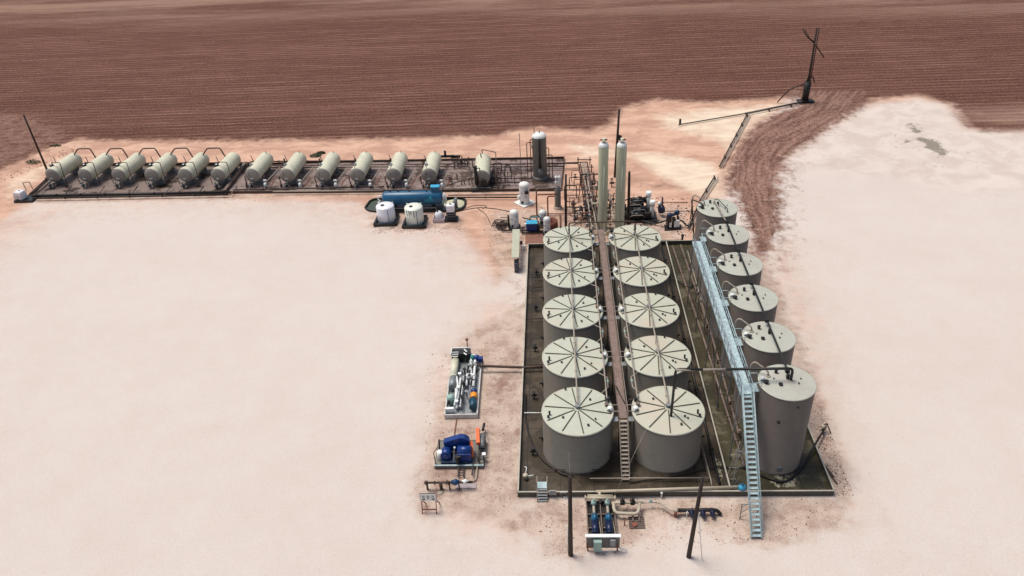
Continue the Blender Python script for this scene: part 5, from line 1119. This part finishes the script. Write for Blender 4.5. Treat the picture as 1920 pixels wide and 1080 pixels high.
# ------------------------------------------------------------------ BLUE PUMP SKID
ox, oy = P(861, 878).x, P(861, 878).y; W_, D_ = 4.7, 3.3
t = thing('pump_skid', 'big royal blue belt-driven pump with orange guards on a grey skid', 'pump skid', (ox, oy, 0))
MB().box((0, D_/2, .3), (W_, D_, .12)).bar((-W_/2, 0, .2), (W_/2, 0, .2), .12, .4).bar((-W_/2, D_, .2), (W_/2, D_, .2), .12, .4).build('skid', M_sep, t)
MB().bar((-W_/2, -.03, .43), (W_/2, -.03, .43), .16, .06).build('skid_flange', M_galv, t)
# belt guard: tapering rounded cover
pr_ = [(-1.45, 1.6), (-1.5, 2.15), (.1, 2.75), (.55, 2.7), (.95, 2.35), (1.0, 1.2), (.4, 1.0), (-1.1, 1.1)]
mb = MB(); n = len(pr_); vs = [(x, 1.5, z-.3) for x, z in pr_]+[(x, 2.1, z-.3) for x, z in pr_]
mb.add(vs, [tuple(range(n)), tuple(range(2*n-1, n-1, -1))]+[(i, n+i, n+(i+1) % n, (i+1) % n) for i in range(n)]); mb.build('belt_guard', M_rblue, t)
MB().box((.55, .9, .95), (1.3, 1.2, 1.05)).cyl((-.1, .9, 1.45), (1.2, .9, 1.45), .45, n=18).build('pump_body', M_rblue, t)
MB().cyl((-1.25, .5, 1.0), (-1.25, 1.4, 1.0), .5, n=18).cyl((-1.25, .4, 1.0), (-1.25, .5, 1.0), .3, n=16).build('motor', M_rblue, t)
MB().box((-.4, .8, .5), (2.6, 1.3, .25)).build('base_frame', mat('navy_base', (.01, .03, .07), .4), t)
MB().cyl((-.12, .2, .6), (.0, .25, 1.3), .2, n=12).cyl((-.08, .2, 1.), (-.03, .25, 1.12), .26, n=12).cyl((0, .25, 1.3), (0, .25, 1.4), .26, n=12).build('discharge', M_black, t)
MB().bar((-.5, .4, .5), (-.45, 1., 1.5), .07, .07).build('dipstick', M_pipel, t); MB().sph((-.4, 1.1, 1.6), .12).build('cap', M_white, t)
MB().bar((1.25, .6, .9), (1.1, 1.9, 1.6), .28, .3).build('orange_guard', M_orange, t)
MB().bar((1.75, 1.9, 1.3), (1.6, 3.6, 1.6), .34, .4).build('orange_guard', M_orange, t)
MB().cyl((-1.85, .9, .4), (-1.85, .9, 1.3), .28, n=12).build('oil_can', M_white, t); MB().tube([(-2.2, .1, .4), (-2.25, .1, 2.), (-1.9, .6, 2.2)], .04).tube([(-2.0, 1.6, .3), (-1.9, 1.6, 2.2)], .08).build('rail', M_pipe, t)
mb = MB()
for s in (0, .55): mb.bar((1.85+s, .2, .6), (1.7+s, 4.2, .9), .1, .1).bar((1.85+s, .2, .6), (1.85+s, .2, 1.4), .1, .1)
for k in range(6): mb.bar((1.85, .4+k*.7, .7), (2.4, .4+k*.7, .8), .08, .08)
mb.tube([(2., 4.2, .8), (2.1, 5.1, .9)], .13); mb.build('coupling_frame', M_black, t)
MB().cyl((2.1, 1.8, .9), (2.0, 3.4, 1.0), .26, n=14).build('gearbox', M_galvd, t); MB().box((2.35, .9, .8), (.35, .35, .4)).build('box', M_white, t)
mb = MB()
for s in (-.25, .25): mb.bar((.2+s, 0, .3), (.3+s, -1.3, .25), .1, .1)
for k in range(4): mb.bar((-.05, -.25-k*.3, .3), (.5, -.25-k*.3, .3), .06, .06)
mb.build('suction_frame', M_black, t); MB().bar((1.35, .1, .4), (1.35, -1.2, .4), .13, .13).build('suction_pipe', M_black, t)
MB().tube([(1.75, 0, .35), (1.75, -1.5, .12), (1.5, -1.75, .12), (.4, -1.75, .12)], .06).build('hose', M_pipel, t)
a, c = P(799, 905, .9), P(886, 904, .9)
t = thing('pipe_stand', 'dark brown pipe on stands below the blue pump with blue valve', 'pipe', PV(826, 922, 0))
MB().tube([a, c], .11).sph(a, .2).build('pipe_run', M_pipe, t, world=True)
for px, rr in ((800, .1), (826, .16), (842, .07), (860, .07)):
    q = P(px, 905, .9); MB().cyl((q.x, q.y, .0), (q.x, q.y, .9), rr).build('leg', M_pipe, t, world=True)
for px in (837, 840, 843, 815): q = P(px, 905, .9); MB().flange(q, (1, 0, 0), .2, .03).build('flange', M_pipe, t, world=True)
q = P(854, 904, .9); MB().sph(q, .3).cyl(q-Vector((.35, 0, 0)), q+Vector((.35, 0, 0)), .2).build('blue_valve', mat('dark_blue_valve', (.01, .05, .14), .4), t, world=True)
q = P(872, 903, .9); MB().sph(q, .24).cyl(q-Vector((.3, 0, 0)), q+Vector((.3, 0, 0)), .15).build('white_valve', M_white, t, world=True)
b = P(826, 924); t2 = MB().lathe([(.3, 0), (.3, .08), (.001, .1)], b, 14); solo('pipe_footing', t2, M_pipel, 'pale round footing under the brown pipe stand', 'footing')
b = P(882, 912); solo('drip_tray', MB().box((b.x-.4, b.y, .06), (1.9, .6, .06)), mat('lilac_tray', (.36, .3, .32), .6), 'flat lilac tray on the ground below the white valve', 'tray')
# sign board on rusty stand
a = P(791, 962, 0); c = P(819, 964, 0)
t = thing('sign_board', 'white notice board with rows of black marks on a rusty A-frame', 'sign', (a.x+.7, a.y, 0))
x0, x1, yb = a.x-.02, c.x+.1, a.y+.35
for x in (x0+.1, x1-.1):
    MB().bar((x-.02, yb-.45, 0), (x, yb, 1.35), .07, .07).bar((x+.12, yb+.75, 0), (x, yb, 1.35), .07, .07).build('leg', M_rust, t, world=True)
MB().bar((x0+.1, yb-.3, .42), (x1-.1, yb-.3, .42), .08, .08).build('crossbar', M_rust, t, world=True)
MB().box(((x0+x1)/2, yb-.02, 1.72), (x1-x0, .05, .9)).build('back_board', M_black, t, world=True); MB().box(((x0+x1)/2, yb-.06, 1.72), (x1-x0-.06, .03, .82)).build('sign_face', M_paper, t, world=True)
mb = MB(); cx = (x0+x1)/2
for k in range(3):
    mb.box((cx-.42+.42*k, yb-.085, 1.9), (.26, .01, .07)); mb.box((cx-.42+.42*k, yb-.085, 1.74), (.2, .01, .05))
for k in (0, 2): mb.box((cx-.42+.42*k, yb-.085, 1.5), (.26, .01, .13))
mb.box((cx, yb-.085, 1.58), (.2, .01, .05)).build('lettering', M_ink, t, world=True)
# ------------------------------------------------------------------ BUSHES, STONES, CLODS
def bush(px, py, w_, h, label, seed):
    b = P(px, py); rn = random.Random(seed); mb = MB()
    for k in range(420):
        a = rn.uniform(0, 6.28); rr = math.sqrt(rn.random()); z = h*rn.random()**.8*(1-.55*rr)
        c = Vector((math.cos(a)*rr*w_, math.sin(a)*rr*w_*.6, z)); s = rn.uniform(.05, .13)
        d1 = Vector((rn.uniform(-1, 1), rn.uniform(-1, 1), rn.uniform(-.3, 1))).normalized()*s; d2 = d1.orthogonal().normalized()*s*.6
        mb.add([c-d1, c+d2, c+d1, c-d2], [(0, 1, 2, 3)])
    t = thing('bush', label, 'bush', b); mb.build('foliage', M_leaf, t)
    st = MB()
    for k in range(8): a = rn.uniform(0, 6.28); st.cyl((0, 0, 0), (math.cos(a)*w_*.6, math.sin(a)*w_*.4, h*.6), .03, .01, n=5)
    st.build('stems', M_wood, t)
bush(104, 277, 1.2, .8, 'dark scrub bush on the berm above the first vessel', 1); bush(90, 281, .8, .5, 'smaller dark scrub left of the berm bush', 2); bush(62, 306, 1.4, .8, 'green bush left of the far left pole', 3)
bush(592, 293, 1.1, .6, 'green scrub behind the eighth and ninth vessels', 4); bush(602, 288, .8, .5, 'dark scrub beside the green scrub behind the ninth vessel', 5)
def rocks(name, polys, n, s0, s1, m, seed):
    rn = random.Random(seed); mb = MB()
    for k in range(n):
        pl = polys[rn.randrange(len(polys))]; u, v = rn.random(), rn.random()
        a = P(*pl[0]).lerp(P(*pl[1]), u); c = P(*pl[3]).lerp(P(*pl[2]), u); p = a.lerp(c, v)
        if XL0-.2 < p.x < XR0+.2 and YF-.2 < p.y < YB+.2: continue
        s = s0+(s1-s0)*rn.random()**3; vs = []
        for q in ((-1, -1, 0), (1, -1, 0), (1, 1, 0), (-1, 1, 0), (-.5, -.6, .9), (.6, -.5, 1), (.5, .6, .8), (-.6, .5, 1)):
            vs.append((p.x+q[0]*s*rn.uniform(.6, 1.2), p.y+q[1]*s*rn.uniform(.6, 1.2), p.z+q[2]*s*rn.uniform(.5, 1.2)-.01))
        mb.add(vs, [(4, 5, 6, 7), (0, 1, 5, 4), (1, 2, 6, 5), (2, 3, 7, 6), (3, 0, 4, 7)])
    o = mb.build(name, m); tag(o, {'gravel': 'loose pale and brown gravel strewn round the plant'}.get(name, 'dark clods along the dirt track and field edge'), 'gravel' if name == 'gravel' else 'clods', kind='stuff')
NEAR = [[(800, 660), (985, 650), (980, 960), (790, 960)], [(985, 935), (1570, 935), (1500, 1010), (1020, 1050)], [(1500, 760), (1540, 760), (1600, 930), (1570, 930)], [(900, 390), (1000, 390), (985, 500), (920, 500)]]
rocks('gravel', NEAR, 5200, .02, .075, mat('pale_stone', (.62, .5, .42), .9, var=.3, scale=.8), 1)
rocks('gravel', NEAR, 3600, .02, .075, mat('brown_stone', (.17, .10, .08), .9, var=.3, scale=.8), 2)
rocks('clods', [[(1375, 290), (1470, 290), (1450, 450), (1390, 420)], [(1430, 230), (1600, 195), (1500, 270), (1420, 290)], [(1180, 365), (1300, 372), (1300, 450), (1200, 410)], [(0, 320), (150, 262), (160, 275), (0, 345)]], 2200, .03, .13, mat('clod', (.13, .065, .05), .95, var=.3), 3)
rocks('clods', [[(20, 370), (1000, 364), (1000, 378), (20, 384)], [(690, 425), (880, 425), (880, 436), (690, 440)], [(1480, 240), (1700, 240), (1800, 320), (1500, 320)]], 600, .03, .1, mat('grey_clod', (.25, .18, .15), .95, var=.3), 4)

rk = thing('pipe_rack', 'dense rusty pipe rack of posts and cross pipes left of the sage towers', 'pipe rack', (4., 104, 0))
def gw_(px, py, z=0): return P(px, py, z)
for k in range(9):
    y = 310+k*14; xa = 1084+k*2.1; A, B = gw_(xa, y), gw_(xa+22+k, y)
    MB().cyl((A.x, A.y, 0), (A.x, A.y, 1.5), .08, n=6).build('post', M_pipe, rk, world=True); MB().cyl((B.x, B.y, 0), (B.x, B.y, 1.5), .08, n=6).build('post', M_pipe, rk, world=True)
    MB().bar((A.x-.2, A.y, 1.02), (B.x+.3, B.y, 1.02), .1, .12).build('crossbeam', M_pipe, rk, world=True)
rn = random.Random(21)
for k in range(22):
    px, py = rn.uniform(1066, 1124), rn.uniform(335, 425); q = gw_(px, py); h = rn.uniform(.8, 2.2); dx = rn.uniform(.6, 2.)*rn.choice((-1, 1)); dy = rn.uniform(-1.2, 1.2)
    MB().tube([q, q+Vector((0, 0, h)), q+Vector((dx, 0, h)), q+Vector((dx, dy, h)), q+Vector((dx, dy, .2))], rn.choice((.05, .07, .09))).build('riser', rn.choice((M_pipe, M_rust, M_pipem, M_black)), rk, world=True)
for k in range(16):
    px, py = rn.uniform(1075, 1124), rn.uniform(330, 430); q = gw_(px, py, rn.uniform(.6, 1.4))
    MB().cyl(q-Vector((.25, 0, 0)), q+Vector((.25, 0, 0)), .16).cyl(q, q+Vector((0, 0, .45)), .06).cyl(q+Vector((0, 0, .45)), q+Vector((0, 0, .5)), .2).build('valve', rn.choice((M_black, M_black, M_pipel)), rk, world=True)
mf = thing('manifold', 'cluster of rusty risers and valves around the base of sage towers', 'manifold', (8., 97.5, 0))
for k in range(16):
    px, py = rn.uniform(1112, 1172), rn.uniform(385, 428); q = gw_(px, py); h = rn.uniform(.7, 2.4); dx = rn.uniform(.4, 1.3)*rn.choice((-1, 1))
    MB().tube([q, q+Vector((0, 0, h)), q+Vector((dx, 0, h)), q+Vector((dx, 0, .2))], rn.choice((.05, .07))).build('riser', rn.choice((M_pipe, M_rust, M_pipel, M_black)), mf, world=True)
    MB().cyl(q+Vector((-.2, 0, h*.6)), q+Vector((.2, 0, h*.6)), .15).build('valve', rn.choice((M_black, M_cream)), mf, world=True)
m2 = thing('manifold', 'tangle of dark pipes and valves right of the black-flued vessel', 'manifold', (-7.5, 112, 0))
for k in range(14):
    px, py = rn.uniform(918, 950), rn.uniform(318, 352); q = gw_(px, py); h = rn.uniform(.7, 2.2); dx = rn.uniform(.4, 1.6)
    MB().tube([q, q+Vector((0, 0, h)), q+Vector((dx, 0, h)), q+Vector((dx, rn.uniform(-1, 1), .2))], rn.choice((.06, .08))).build('riser', rn.choice((M_pipe, M_pipem, M_black)), m2, world=True)
m3 = thing('manifold', 'dark pipes and valves between the white pots and black-flued vessel', 'manifold', (-13., 113, 0))
for k in range(14):
    px, py = rn.uniform(842, 890), rn.uniform(306, 350); q = gw_(px, py); h = rn.uniform(.5, 1.6); dx = rn.uniform(-1.6, 1.6)
    MB().tube([q, q+Vector((0, 0, h)), q+Vector((dx, 0, h)), q+Vector((dx, rn.uniform(-1, 1), .2))], rn.choice((.06, .08))).build('riser', rn.choice((M_pipe, M_pipem, M_black)), m3, world=True)

sk = [o for o in bpy.data.objects if o.name.startswith('metering_skid')][0]
rn = random.Random(33)
for k in range(16):
    x, y = rn.uniform(-.5, .55), rn.uniform(.08, .88); l = rn.uniform(.08, .25)
    MB().tube([L_(x, y, .3), L_(x, y, rn.uniform(.6, 1.1)), L_(x+rn.uniform(-.15, .15), y+l, rn.uniform(.6, 1.1))], rn.choice((.05, .08))).build('small_pipe', rn.choice((M_white, M_white, M_galvd, M_black)), sk)
for k in range(10):
    x, y = rn.uniform(-.85, .85), rn.uniform(.1, .9); MB().box(L_(x, y, rn.uniform(.5, 1.)), (rn.uniform(.15, .4), rn.uniform(.15, .5), rn.uniform(.2, .4))).build('fitting', rn.choice((M_white, M_black, M_black, M_galvd)), sk)
